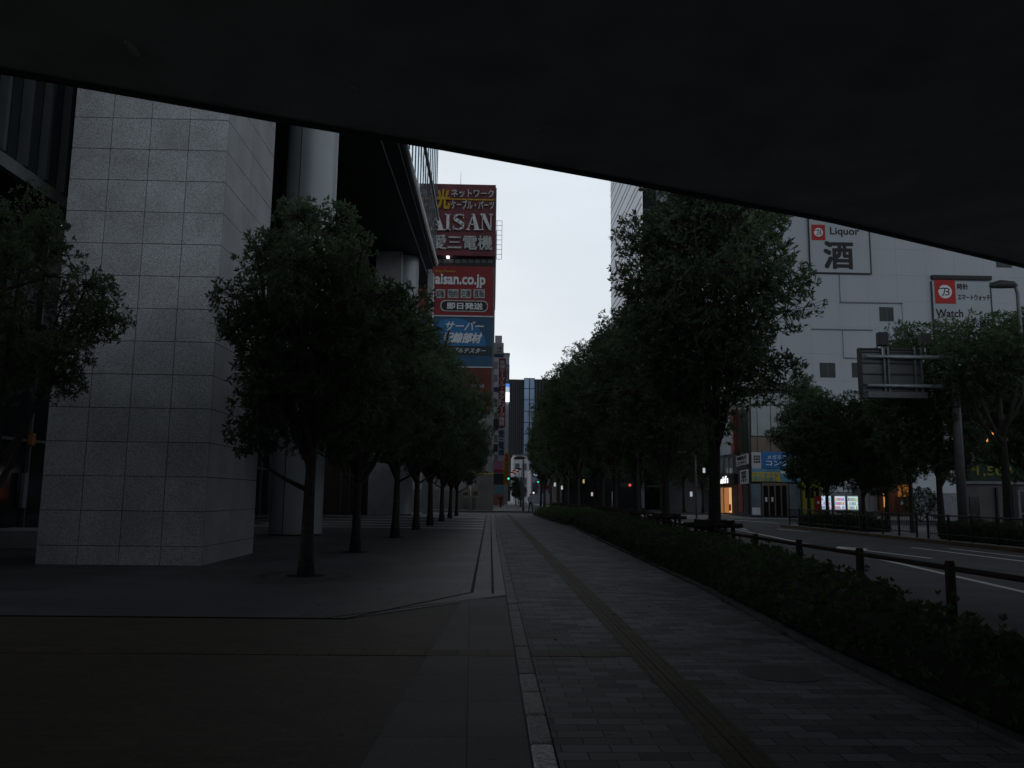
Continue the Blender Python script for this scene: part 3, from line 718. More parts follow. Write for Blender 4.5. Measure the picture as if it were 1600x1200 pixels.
hedge('hedge', [(39.8, 18.2, 19.4, .72), (48.8, 18.2, 19.4, .62)], 'dark planting behind the far railing before the shops', 'planting across the road', 9, dens=900, leafl=.10)

# ================================================================== bicycles behind the fence
def bicycle(x, y, rz, label):
    b = empty('bicycle', (x, y, 0), label, 'bicycle', 'bicycles parked behind the far railing', rz)
    for s in (-.52, .52):
        w = MB(); w.tube([(s+.33*math.cos(t), 0, .34+.33*math.sin(t)) for t in [k*math.pi/12 for k in range(25)]], .018, 6, cap=False)
        wo = w.build('wheel', M_black, b, smooth=True)
        sp_ = MB()
        for k in range(8): t = k*math.pi/8; sp_.tube([(s-.32*math.cos(t), 0, .34-.32*math.sin(t)), (s+.32*math.cos(t), 0, .34+.32*math.sin(t))], .003, 3)
        sp_.build('spokes', M_lgrey, wo)
    f = MB(); 
    for a, c in (((-.52, 0, .34), (-.05, 0, .30)), ((-.05, 0, .30), (-.18, 0, .80)), ((-.52, 0, .34), (-.16, 0, .72)), ((-.05, 0, .30), (.38, 0, .72)), ((-.16, 0, .62), (.36, 0, .80)), ((.52, 0, .34), (.36, 0, .95))): f.tube([a, c], .016, 6)
    f.build('frame', M_lgrey, b)
    MB().tube([(.30, -.26, .98), (.38, 0, .95), (.30, .26, .98)], .014, 6).build('handlebar', M_lgrey, b)
    MB().box(-.30, -.06, -.07, .07, .80, .86).build('saddle', M_black, b, bevel=.02)
    bk = MB(); bk.box(.46, .78, -.17, .17, .72, .94); bk.build('basket', M_grey, b)
bicycle(20.2, 46.2, 1.2, 'silver bicycle behind the railing below the vending machines')
bicycle(20.6, 44.0, 1.0, 'silver bicycle behind the far railing, right of the vending machine trees')
bicycle(20.4, 36.9, 1.35, 'bicycle standing in the fence gap left of the sign pole')
bicycle(20.3, 34.6, 1.1, 'bicycle nearest the thick sign pole behind the railing')

# ================================================================== WHITE STORE BUILDING
WY = 92.0
wfr = Fr((20.0, WY), (80, WY))
st = empty('department_store', (40, WY, 0), 'large pale grey panelled store building with red logo signs across the road', 'building')
def bs(mb, name, m, par=None, **k):
    par = par or st; o = mb.build(name, m, par, **k)
    if par is st: o.location = -st.location
    return o
bs(MB().box(24.0, 95, WY+.05, WY+30, 0, 52), 'wall', M_wallj)
x0 = D(1263.5, 427, WY).x; zr = D(1300, 428.5, WY).z; pw, ph = 3.46, 3.15
mb = MB()
wins = [(1374, 480, 1396, 502), (1281, 567, 1305, 590), (1331, 567, 1353, 590), (1556, 396, 1580, 418)]
i0 = int((20.7-x0)/pw)-1
for i in range(-9, 20):
    xa = x0+i*pw; xb = xa+pw
    if xb < 24.5: continue
    xa = max(xa, 24.05)
    z = zr-8*ph
    for j in range(-8, 12):
        za = max(0, zr+j*ph); zb = zr+(j+1)*ph
        if zb <= 0.1: continue
        mb.box(xa+.006, xb-.006, WY-.02, WY+.05, za+.006, zb-.006)
bs(mb, 'wall_panel', M_wall)
# darker ledges
mb = MB()
for (u0, v0, u1, v1) in ((1312, 472.5, 1410, 474.2), (1268, 514.3, 1363, 516), (1319, 559, 1345, 560.5), (1264, 426.8, 1357, 428.6)):
    bpx(mb, wfr, u0, v0, u1, v1, -.12, -.021)
for (u0, v0, u1, v1) in ((1311.4, 428, 1312.6, 473), (1316.5, 516, 1317.7, 560), (1409, 474, 1410, 505)):
    bpx(mb, wfr, u0, v0, u1, v1, -.05, -.021)
bs(mb, 'ledge', M_wallj)
for w in wins:
    mb = MB(); bpx(mb, wfr, *w, -.06, -.021); wo = bs(mb, 'window', mat('window_frame_dark', (.05, .055, .06), .5))
    a, b, c, d = wfr.rect(*w)
    p_ = MB(); wfr.box(p_, a+.09, b-.09, c+.09, d-.09, -.075, -.062); p_.build('pane', mat('window_pane', (.035, .045, .045), .45, .3, .7, spec=.25), wo)
    s_ = MB(); wfr.box(s_, (a+b)/2-.02, (a+b)/2+.02, c+.09, d-.09, -.09, -.076); s_.build('mullion', M_grey, wo)
# sign boards on the wall (each is a sign of its own, fixed: parts of the building)
M_red = mat('logo_red', (.42, .02, .018), .55, .06, 1)
M_ink = mat('ink_black', (.02, .02, .022), .6)
M_board = mat('sign_board_grey', (.40, .435, .47), .6, .05, .5)
def logo(fr, u0, v0, u1, v1, par, out):
    a, b, c, d = fr.rect(u0, v0, u1, v1)
    mb = MB(); fr.box(mb, a, b, c, d, -out-.03, -out); sq = mb.build('logo_square', M_red, par)
    cx, cz, r = (a+b)/2, (c+d)/2, (b-a)*.33
    mb = MB(); n = 36
    mb.add([fr.M @ Vector((cx+r*math.cos(2*math.pi*k/n), -out-.035, cz+r*math.sin(2*math.pi*k/n))) for k in range(n)], [tuple(range(n))])
    mb.build('logo_disc', M_white, sq)
    y0, y1 = -out-.05, -out-.036
    # letter: slanted stem, bar at top reaching left, two bowls
    def pl(pts, w):
        m_ = MB()
        for p, q in zip(pts, pts[1:]):
            p = Vector((cx+p[0]*r, 0, cz+p[1]*r)); q = Vector((cx+q[0]*r, 0, cz+q[1]*r)); d_ = (q-p).normalized(); nn = Vector((-d_.z, 0, d_.x))*w*r/2; e_ = d_*w*r*.3
            vs = [p-e_+nn, q+e_+nn, q+e_-nn, p-e_-nn]
            vs = [fr.M @ Vector((v_.x, yy, v_.z)) for yy in (y0, y1) for v_ in vs]
            m_.add(vs, [(0, 1, 2, 3), (4, 7, 6, 5), (0, 4, 5, 1), (1, 5, 6, 2), (2, 6, 7, 3), (3, 7, 4, 0)])
        return m_
    m_ = pl([(-.95, .42), (-.3, .50), (.25, .52)], .16); m_2 = pl([(.02, .5), (-.22, -.35), (-.42, -.62)], .15)
    m3 = pl([(.22, .48), (.50, .44), (.58, .25), (.42, .06), (.12, .0)], .15); m4 = pl([(.30, .02), (.56, -.12), (.52, -.38), (.25, -.5), (-.02, -.5)], .15)
    al = MB(); [al.add(x.v, x.f) for x in (m_, m_2, m3, m4)]
    al.build('logo_letter', M_ink, sq)
def shopsign(u0, v0, u1, v1, label, lip=False, z1=None):
    a, b, c, d = wfr.rect(u0, v0, u1, v1)
    s = bs(MB(), 'sign', None) if False else None
    mb = MB(); wfr.box(mb, a, b, c, z1 or d, -.20, -.025); o = bs(mb, 'sign_board', M_board); o['label'] = label
    fb = MB(); zt_ = z1 or d
    wfr.box(fb, a-.12, a-.005, c-.12, zt_, -.26, -.03); wfr.box(fb, b+.005, b+.14, c-.12, zt_, -.26, -.03); wfr.box(fb, a, b, c-.12, c-.005, -.26, -.03)
    fb.build('sign_frame', M_steel, o)
    return o
sg = shopsign(1264.5, 340, 1357, 426.5, 'grey sign board with red logo, the word Liquor and one large black character')
fr2 = wfr
class Off(Fr): pass
logo(fr2, 1267, 352, 1288, 376, sg, .21)
tpx(fr2, 'Liquor', 1296, 356.5, 1341, 371, M_ink, sg, out=.21, bold=.02)
tpx(fr2, '酒', 1287, 379, 1331, 420, M_ink, sg, out=.21, bold=.035)
sg = shopsign(1457, 441, 1547, 520, 'grey sign board with red logo and black Watch lettering')
logo(fr2, 1459, 438, 1491, 475, sg, .21)
tpx(fr2, '時計', 1494, 444, 1511, 453, M_ink, sg, out=.21, bold=.025)
tpx(fr2, 'スマートウォッチ', 1495, 461, 1545, 470, M_ink, sg, out=.21, bold=.025)
tpx(fr2, 'Watch', 1461, 484, 1503, 496, M_ink, sg, out=.21, bold=.02)
tpx(fr2, 'Smart Watch', 1461, 502, 1535, 512, M_ink, sg, out=.21, bold=.02)
mb = MB(); bpx(mb, wfr, 1454, 431.5, 1547, 437.5, -.35, -.025); bs(mb, 'sign_hood', M_black)

# ---- corner wing with curved glazing
A = D(1113, 780, 90); B = D(1153, 780, 74); C = D(1172, 780, 68.0); E_ = D(1280, 780, 68.4)
zt = D(1172, 607, 68).z
wg = empty('corner_shop_building', (C.x, C.y, 0), 'low corner shop building with tall glazing, blue and yellow signs and lit restaurant entrance', 'building')
def bw_(mb, name, m, par=None, **k):
    par = par or wg; o = mb.build(name, m, par, **k)
    if par is wg: o.location = -wg.location
    return o
fp = [(A.x, A.y), (B.x, B.y), (C.x, C.y), (E_.x, E_.y), (E_.x, 91.9), (A.x+1, 91.9)]
bw_(MB().prism(fp, 0, zt-.05), 'wall', mat('wing_dark', (.05, .05, .052), .6, .2, 1))
ex = [(A.x-.3, A.y-.2), (B.x-.3, B.y-.4), (C.x-.2, C.y-.5), (E_.x+.4, E_.y-.5), (E_.x+.4, 91.85), (A.x+1, 91.85)]
bw_(MB().prism(ex, zt-.03, zt+.32), 'roof', M_grey)
FA, FB, FC = Fr(A, B), Fr(B, C), Fr(C, E_)
M_gl = mat('pale_glass', (.27, .31, .32), .12, .25, .35, spec=.7)
M_brn = mat('brown_spandrel', (.16, .12, .095), .6, .12, .8)
def wp(fr, u0, v0, u1, v1, m, name, y0=-.08, y1=-.005, par=None, zr=None):
    mb = MB(); bpx(mb, fr, u0, v0, u1, v1, y0, y1); return bw_(mb, name, m, par) if par is None else mb.build(name, m, par)
# facet FC: glazing (v 615-683), spandrel 683-707
for (u0, u1) in ((1173, 1182), (1183, 1203), (1204.2, 1226), (1227, 1250), (1251, 1277)):
    wp(FC, u0, 615, u1, 632, M_gl, 'window'); wp(FC, u0, 634, u1, 681, M_gl, 'window'); wp(FC, u0, 683, u1, 706.5, M_brn, 'spandrel')
for (u0, u1) in ((1155, 1162), (1163, 1171)):
    wp(FB, u0, 622, u1, 640, M_gl, 'window'); wp(FB, u0, 642, u1, 706, mat('green_glass', (.05, .065, .06), .12, .3, .5, spec=.6), 'window')
wp(FB, 1153.5, 648, 1155, 712, M_black, 'trim')
o = wp(FA, 1148.5, 640, 1153, 708, mat('orange_banner', (.24, .06, .03), .6, .1, 1), 'banner', -.4, -.01)
text(FA, 'CAFE'[:0]+'メガネ', *(lambda r: (r[0]+.15, r[1]-.15, r[2]+.3, r[3]-.3))(FA.rect(1148.5, 660, 1153, 700)), M_white, wg, out=.42, vertical=True).location = -wg.location
for k in range(5): u0 = 1116+k*6.5; wp(FA, u0, 650-k*1.5, u0+6.1, 713-k*1.0, M_wall, 'wall_panel')
for k in range(4): u0 = 1118+k*7.7; wp(FA, u0, 716, u0+5.5, 740, M_gl, 'window')
# signs
M_blue = mat('sign_blue', (.015, .13, .34), .5, .06, 1, emit=(.02, .15, .4), es=.02)
s1 = wp(FC, 1188, 706.8, 1262, 732.5, M_blue, 'sign_board', -.25, -.09)
tpx(FC, 'メガネスーパー', 1197, 711.5, 1250, 718, M_white, s1, out=.26, bold=.01)
tpx(FC, 'コンタクト', 1195, 719.5, 1254, 728, M_white, s1, out=.26, bold=.012)
s2 = wp(FC, 1172.8, 706.8, 1187.5, 732.5, mat('sign_white', (.45, .46, .47), .6, .06, 1), 'sign_board', -.25, -.09)
mb = MB()
for i in range(3):
    for j in range(3): bpx(mb, FC, 1175.8+i*3.6, 712+j*4.2, 1178.4+i*3.6, 715+j*4.2, -.27, -.252)
mb.build('sign_mark', M_ink, s2)
M_cyan = mat('sign_cyan', (.10, .26, .38), .5, .2, 1.0)
s3 = wp(FC, 1172.8, 733, 1262, 753, M_cyan, 'sign_board', -.25, -.09)
p3_ = wp(FC, 1173.3, 738, 1217, 752.5, mat('sign_yellow', (.52, .40, .03), .5, .08, 1), 'panel', -.275, -.252, par=s3)
tpx(FC, 'コンタクト', 1175, 739, 1214, 745.5, M_cyan, p3_, out=.278, bold=.035)
tpx(FC, '即日お渡し', 1175, 746, 1214, 752, M_cyan, p3_, out=.278, bold=.035)
mb = MB(); bpx(mb, FC, 1218, 736, 1245, 740, -.27, -.252); mb.build('stripe', M_white, s3)
s4 = wp(FB, 1154, 711, 1171.5, 727, mat('sign_white', (.4, .4, .4)), 'sign_board', -.2, -.09)
tpx(FB, '眼鏡処方', 1155.5, 712.5, 1170, 718.5, M_ink, s4, out=.21, bold=.02)
tpx(FB, 'コンタクト', 1155.5, 720, 1170, 725.5, M_ink, s4, out=.21, bold=.02)
s5 = wp(FB, 1160, 734, 1171.5, 756, M_MB if False else mat('sign_white', (.4, .4, .4)), 'sign_board', -.2, -.09)
tpx(FB, '営業中', 1162, 736, 1170, 754, M_ink, s5, out=.21, bold=.01, vertical=True)
wp(FB, 1154, 728.5, 1171.5, 732.5, M_ink, 'sign_board', -.2, -.09)
wp(FB, 1155, 757, 1162, 800, mat('poster_red', (.22, .05, .04), .6, .5, 2), 'poster', -.1, -.02)
wp(FB, 1163.5, 757, 1171, 803, mat('shop_dark', (.03, .035, .03), .5, .3, 2), 'door', -.1, -.02)
# entrance doors
wp(FC, 1190, 754, 1231, 806.5, mat('door_frame_tan', (.17, .125, .09), .6, .1, 2), 'door_frame', -.12, -.02)
for k in range(4):
    u0 = 1192.5+k*9.6; d_ = wp(FC, u0, 759, u0+7, 806, M_dkglass, 'door', -.15, -.121)
    if k in (0, 1): wp(FC, u0+2, 777, u0+5, 784, M_white, 'notice', -.17, -.151, par=d_)
wp(FC, 1173.5, 756, 1188.5, 806, mat('window_pale_blue', (.14, .19, .23), .4, .2, 1.2), 'window', -.1, -.02)
wp(FC, 1233, 756, 1250, 806, mat('window_pale_blue', (.14, .19, .23)), 'window', -.1, -.02)
wp(FC, 1174.5, 793, 1187, 804, M_white, 'notice', -.13, -.101)
# restaurant: recessed warm entrance
wp(FA, 1120, 755, 1153, 804.5, mat('timber_shop', (.10, .055, .03), .6, .3, 1.5), 'entrance_wall', -.04, -.01)
wp(FA, 1122.5, 762, 1131, 801, mat('warm_interior', (.5, .25, .1), .6, .3, 1, emit=(1, .42, .14), es=.16), 'doorway', -.08, -.041)
wp(FA, 1133, 762, 1139.5, 801, mat('warm_interior2', (.5, .25, .1), .6, .3, 1, emit=(1, .36, .10), es=.24), 'doorway', -.08, -.041)
wp(FA, 1140.5, 762, 1144, 801, mat('warm_interior3', (.6, .4, .2), .6, .3, 1, emit=(1, .55, .25), es=.5), 'doorway', -.08, -.041)
wp(FA, 1141, 788, 1143.8, 798, M_red, 'poster', -.1, -.082)
wp(FA, 1121, 783, 1123.5, 797, mat('red_lamp', (.6, .05, .02), .5, emit=(1, .1, .05), es=.8), 'lamp', -.3, -.1)
fsg = wp(FA, 1114, 743, 1153, 757, M_black, 'sign_board', -.35, -.01)
tpx(FA, "McDonald's", 1115, 745.5, 1144, 756, mat('lit_white', (.9, .9, .9), .5, emit=(1, 1, 1), es=.8), fsg, out=.37, bold=.02)

# right of the corner building: yellow shop, vending machines, lit doorway (on the store wall)
def bst(u0, v0, u1, v1, m, name, y0=-.3, y1=-.03, par=None):
    mb = MB(); bpx(mb, wfr, u0, v0, u1, v1, y0, y1)
    return bs(mb, name, m) if par is None else mb.build(name, m, par)
M_ysh = mat('shop_yellow', (.30, .26, .03), .6, .2, 1)
F3 = Fr((E_.x, 71.0), (60, 71.0))
ks = empty('kiosk_shop', (E_.x+1, 71, 0), 'small yellow and red shop front between the corner building and the vending machines', 'shop front')
def kp(u0, v0, u1, v1, m, name, y0, y1, fr=FC, par=None):
    mb = MB(); bpx(mb, fr, u0, v0, u1, v1, y0, y1); o = mb.build(name, m, par or ks)
    if par is None: o.location = -ks.location
    return o
kp(1250, 748, 1279, 806, M_ysh, 'wall', -.5, -.255)
for k in range(3): kp(1254+k*8, 762, 1259+k*8, 778, M_dkglass, 'window', -.54, -.501)
kp(1268, 775, 1279, 801, mat('shop_red', (.22, .02, .015), .6, .2, 1), 'door', -.56, -.501)
kp(1272, 783, 1275, 787, M_white, 'notice', -.58, -.561)
# vending machines
def vending(u0, u1, label, tint, Y=80):
    a = D(u0, 775, Y); b = D(u1, 775, Y); cx = (a.x+b.x)/2; w = (b.x-a.x)
    o = empty('vending_machine', (cx, Y, 0), label, 'vending machine', 'vending machines against the store wall')
    MB().box(-w/2, w/2, 0, .75, .05, 2.0).build('body', mat('vending_body', (.35, .36, .38), .4), o, bevel=.02)
    for s in (-1, 1): MB().box(s*w*.35-.05, s*w*.35+.05, .1, .6, 0, .05).build('foot', M_black, o)
    wn = MB().box(-w/2+.07, w/2-.07, -.02, -.001, .62, 1.88).build('display', mat('vending_glow'+label[:6], (.5, .55, .6), .4, emit=tint, es=.55), o)
    rr = random.Random(hash(u0) % 97); cols = [(.6, .1, .08), (.1, .25, .55), (.8, .8, .8), (.1, .45, .2), (.75, .5, .1), (.25, .12, .06)]
    cans = MB()
    for r_ in range(3):
        for k in range(int(w/.13)-1):
            x = -w/2+.14+k*.13; z = .68+r_*.40; c_ = cols[rr.randrange(len(cols))]; MB().box(x-.04, x+.04, -.05, -.022, z, z+.24).build('can', mat('can%.2f%.2f' % c_[:2], c_, .4, .1, emit=c_, es=.5), wn)
    for r_ in range(3): MB().box(-w/2+.08, w/2-.08, -.045, -.021,   .645+r_*.40, .67+r_*.40).build('shelf', M_white, wn)
    MB().box(-w/2+.2, w/2-.2, -.015, -.001, .25, .48).build('slot', M_black, o)
vending(1281, 1299, 'leftmost lit vending machine of three, beside the red shop door', (.55, .7, 1.0))
vending(1303, 1321, 'middle lit vending machine of three with white and red rows', (.75, .8, 1.0))
vending(1323, 1341, 'rightmost lit vending machine of three with greenish glow', (.55, .8, .8))
# shed right of them
q = D(1345, 780, 80); q2 = D(1371, 780, 80)
sh = empty('utility_cabinet', ((q.x+q2.x)/2, 80, 0), 'pale grey utility cabinet between the vending machines and the orange lit doorway', 'cabinet')
w = (q2.x-q.x)/2
MB().box(-w, w, 0, 2, 0, 2.7).build('body', mat('cabinet_grey', (.22, .22, .25), .6, .1, 1), sh, bevel=.03)
MB().box(-w-.1, w+.1, -.1, 2.1, 2.7, 2.8).build('roof', M_grey, sh)
MB().box(-.02, .02, -.02, -.001, .1, 2.6).build('door_seam', M_black, sh)
# orange doorway porch on the store wall
pr = empty('entrance_porch', (D(1403, 780, 79).x, 79, 0), 'timber porch glowing orange beside the blank pale wall', 'porch')
q = D(1378, 780, 79).x-pr.location.x; q2 = D(1428, 780, 79).x-pr.location.x
M_tim = mat('porch_timber', (.12, .05, .02), .6, .4, 2, streak=True)
MB().box(q, q2, .5, 5, 0, 3.3).build('wall', M_tim, pr)
MB().box(q-.2, q2+.2, -.2, 5, 3.3, 3.7).build('roof', M_black, pr)
for k, x in enumerate(np.linspace(q+.1, q2-.1, 4)): MB().box(x-.06, x+.06, .0, .12, 0, 3.3).build('post', M_tim, pr)
MB().box(q+.35, q+.75, .42, .49, .9, 2.9).build('lit_panel', mat('amber_glow', (.6, .3, .08), .5, .4, 4, emit=(1, .42, .08), es=.45), pr)
MB().box(q2-1.3, q2-.2, .42, .49, 1.9, 3.1).build('lit_panel', mat('amber_dim', (.5, .2, .05), .5, .5, 3, emit=(1, .32, .05), es=.10), pr)
nb = MB().box(-.1, .75, -.05, .0, .5, 1.9).build('notice_board', mat('notice_dark', (.06, .015, .012), .5, .3, 3), pr)
nf = Fr((pr.location.x, 78.93), (pr.location.x+1, 78.93))
tt = text(nf, '1', .22, .42, 1.15, 1.6, M_white, pr, out=.01); tt.location = -pr.location
lamp_pts = [(1383, 761), (1383.5, 773), (1385, 789)]
for i, (u, v) in enumerate(lamp_pts):
    p = D(u, v, 78.6); l = empty('lantern', p, ['top small orange lantern at the left post of the porch', 'middle small orange lantern at the left post of the porch', 'lowest small orange lantern at the left post of the porch'][i], 'lantern', 'orange lanterns')
    MB().tube([(0, 0, -.12), (0, 0, -.06), (0, 0, .06), (0, 0, .12)], [.05, .1, .1, .05], 10).build('shade', mat('lantern_glow', (.8, .5, .2), .5, emit=(1, .5, .12), es=1.0), l, smooth=True)
    MB().tube([(0, 0, .12), (0, .1, .16)], .02, 5).build('bracket', M_black, l)
# small bush
def bush(u, v, Y, w, h, label, m=M_leaf2, seed=1):
    p = D(u, v, Y); o = empty('bush', (p.x, Y, 0), label, 'bush')
    rs = np.random.RandomState(seed); n = 500
    vv = rs.normal(size=(n, 3)); vv /= np.linalg.norm(vv, axis=1)[:, None]; rad_ = rs.uniform(.3, 1, (n, 1))**.5
    P = vv*rad_*np.array([w, w, h*.45])+np.array([0, 0, h*.55])
    me = leaves_mesh('foliage', P, vv+np.array([0, 0, .5]), .16, m, 7, rs); f = bpy.data.objects.new('foliage', me); COL.objects.link(f); f.parent = o
    mb = MB()
    for k in range(7): mb.tube([(0, 0, 0), tuple(P[k]*.9)], [.03, .01], 5)
    mb.build('stems', M_bark, o)
bush(1437, 780, 60, 1.3, 2.6, 'round green bush in front of the pale wall right of the glowing porch')

# ================================================================== bar building with green price sign
rb = empty('restaurant_building', (30, 47, 0), 'dark low building at the right edge with green and yellow price sign', 'building')
RF = Fr((D(1500, 780, 46).x, 46), (60, 46))
def rbp(u0, v0, u1, v1, m, name, y0=-.1, y1=-.005, par=None):
    mb = MB(); bpx(mb, RF, u0, v0, u1, v1, y0, y1); o = mb.build(name, m, par or rb)
    if par is None: o.location = -rb.location
    return o
_x = D(1500, 780, 46).x; o = MB().prism([(_x, 46), (60, 46), (60, 62), (_x*62/46+1, 62)], 0, 8.2).build('wall', mat('bar_wall', (.05, .048, .05), .7, .2, 1), rb); o.location = -rb.location
rbp(1496, 757, 1680, 835, mat('bar_lower_wall', (.13, .12, .12), .7, .15, 1), 'wall', -.08)
g_ = rbp(1506, 722, 1680, 752, mat('sign_green', (.006, .03, .015), .6, .2, 1), 'sign_board', -.3)
tpx(RF, '1,500', 1521, 729, 1576, 745, mat('sign_lettering', (.24, .24, .03), .6, .1), g_, out=.31, bold=.02)
tpx(RF, '税抜', 1511, 730, 1519, 736, MATS['sign_lettering'], g_, out=.31, bold=.02)
rbp(1500, 752.5, 1680, 757, M_grey, 'trim', -.3)
rbp(1509, 707, 1545, 723 - 2, M_grey, 'signboard_panel', -.5)
rbp(1514, 776, 1529, 812, M_dkglass, 'window', -.12, -.081)
rbp(1555, 762, 1558, 832, M_black, 'downpipe', -.2, -.081)
rbp(1580, 760, 1590, 832, M_black, 'downpipe', -.2, -.081)
fl = MB()
LL = ['small orange lantern just left of the thick sign pole', 'lone orange lantern left of the bright cluster above the price sign', 'orange lantern second from left right of the sign pole', 'largest orange lantern left of the bright cluster', 'lowest left orange lantern in the bright cluster above the price sign', 'topmost orange lantern in the bright cluster', 'right orange lantern of the bright cluster', 'lowest right orange lantern in the bright cluster', 'rightmost orange lantern at the photo edge']
for i, (u, v) in enumerate(((1500, 685), (1543, 688), (1551, 680), (1556, 678), (1566, 689), (1571, 683), (1576, 684), (1574, 690), (1596, 688))):
    p = D(u, v, 45.4); l = empty('lantern', p, LL[i], 'lantern', 'orange lanterns in the foliage')
    s_ = .06 if i % 2 else .085
    MB().tube([(0, 0, -1.6*s_), (0, 0, -s_), (0, 0, s_), (0, 0, 1.6*s_)], [s_*.5, s_, s_, s_*.5], 10).build('shade', mat('lantern_orange', (.8, .4, .1), .5, emit=(1, .38, .08), es=1.3), l, smooth=True)
    MB().tube([(0, 0, 1.6*s_), (0, .3, 1.6*s_+.1)], .015, 5).build('bracket', M_black, l)
# silver frame at right edge
p = D(1594, 800, 30); sf = empty('notice_stand', (p.x, 30, 0), 'silver framed dark board at the right edge of the photo behind the railing', 'board')
for x in (0, 1.1): MB().box(x-.03, x+.03, -.03, .03, 0, 1.95).build('post', M_lgrey, sf)
for z in (.25, 1.1, 1.92): MB().box(.03, 1.07, -.02, .02, z-.02, z+.02).build('rail', M_lgrey, sf)
MB().box(.03, 1.07, -.005, .005, .28, 1.9).build('board', M_dkglass, sf)

# ================================================================== overhead sign gantry (back side)
GY = 33.0
gp = D(1503, 780, GY); gt = D(1498, 618, GY)
gn = empty('overhead_road_sign', (gp.x, GY, 0), 'back of an overhead road sign on a thick grey pole with two pipe arms', 'road sign')
ox = gp.x
pole = MB().tube([(0, 0, 0), (0, 0, 5.2), (0, 0, 6.8)], [.19, .17, .16], 16).build('pole', M_grey, gn, smooth=True)
z1 = D(1420, 558.5, GY).z; z2 = D(1420, 603.5, GY).z
def gxx(u, v=580): return D(u, v, GY).x-ox
M_pipe = mat('galvanised', (.36, .39, .41), .4, .15, 4, metal=.4)
MB().tube([(0, 0, z1-.9), (0, -.05, z1-.25), (-.25, -.1, z1), (gxx(1352), -.1, z1)], [.12, .11, .09, .06], 10).build('arm', M_pipe, gn, smooth=True)
MB().tube([(0, 0, z2-.9), (0, -.02, z2-.2), (-.25, -.1, z2), (gxx(1352), -.1, z2)], [.12, .11, .09, .06], 10).build('arm', M_pipe, gn, smooth=True)
xa, xb = gxx(1344), gxx(1445); za = D(1395, 620, GY).z; zb = D(1395, 546, GY).z
MB().box(xa, xb, .12, .18, za+.25, zb).build('sign_plate', mat('sign_back', (.12, .13, .135), .5, .12, 2, metal=.3), gn)
MB().box(xa+.25, xb, -.12, .35, za-.05, za+.2).build('light_trough', M_grey, gn)
MB().box(xa-.02, xa+.08, -.05, .2, za+.1, zb+.04).build('side_frame', M_black, gn)
MB().box(xa+.09, xb+.02, .02, .2, zb+.002, zb+.05).build('top_frame', M_steel, gn)
for k in range(4): zz_ = za+.5+k*(zb-za-.6)/3; MB().box(xa+.1, xb-.05, .06, .119, zz_-.03, zz_+.03).build('stiffener', M_steel, gn)
for u in (1382, 1388.5, 1430, 1440): MB().box(gxx(u)-.035, gxx(u)+.035, -.04, .059, za+.1, zb+.12).build('upright', M_grey, gn)
for u, v0, v1 in ((1380, 520, 541), (1447, 522, 541)):
    zc0 = D(u, v1, GY).z; zc1 = D(u, v0, GY).z
    b = MB().box(gxx(u)-.2, gxx(u)+.2, -.2, .1, zc0, zc1).build('lamp_box', M_black, gn, bevel=.02)
    MB().tube([(gxx(u), 0, zc0-.45), (gxx(u), 0, zc0)], .04, 8).build('lamp_stem', M_pipe, b)

# ================================================================== street lamps
def street_lamp(x, y, h, arm, label, rad_=.07, rz=0, lit=False, group='street lamps'):
    o = empty('street_lamp', (x, y, 0), label, 'street lamp', group, rz)
    MB().tube([(0, 0, 0), (0, 0, h-.3), (-.06, 0, h-.05), (-.2, 0, h)], [rad_*1.3, rad_, rad_*.9, rad_*.8], 12).build('pole', M_grey, o, smooth=True)
    if arm > .3: MB().tube([(-.19, 0, h), (-arm, 0, h+.02)], rad_*.6, 8).build('arm', M_grey, o, smooth=True)
    hd = MB(); hd.tube([(-arm+.25, 0, h), (-arm+.1, 0, h+.03), (-arm-.4, 0, h+.04), (-arm-.75, 0, h-.02), (-arm-.82, 0, h-.05)], [.06, .14, .17, .11, .03], 12)
    hd.build('lamp_head', M_steel, o, smooth=True)
    return o
p = D(1587, 500, 30); top = D(1580, 446, 30).z
street_lamp(p.x+.15, 30, top, .25, 'tall grey street lamp with flat oval head at the right edge before the store wall')
p = D(1088, 790, 62); top = D(1088, 707, 62).z
street_lamp(p.x, 62, top, 1.9, 'slim street lamp with long arm seen behind the nearest right tree', .06)
p = D(817.5, 780, 78); top = D(817.5, 716, 78).z
street_lamp(p.x, 78, top, .1, 'dark lamp pole standing at the crossing behind the walking person', .09)
# posts near the crossing
def bollard(u, vb, h, label, m, r=.05, cap=None):
    p = G(u, vb); o = empty('post', (p.x, p.y, 0), label, 'post')
    MB().tube([(0, 0, 0), (0, 0, h)], r, 10).build('shaft', m, o, smooth=True)
    if cap: MB().tube([(0, 0, h), (0, 0, h+.12)], [.06, .06], 10).build('cap', cap, o, smooth=True)
    return o
bollard(833.5, 803.5, 1.75, 'pale post with a lit cap at the end of the hedge beside the walking person', mat('pale_post', (.30, .36, .38), .5), .06, mat('cap_glow', (.9, .8, .7), .4, emit=(1, .80, .62), es=1.0))
bollard(957, 797, 2.2, 'white post between the right row trunks near the crossing', M_white, .06)
bollard(1064, 797, 1.3, 'short white post behind the guard rail near the far hedge', M_white, .09)

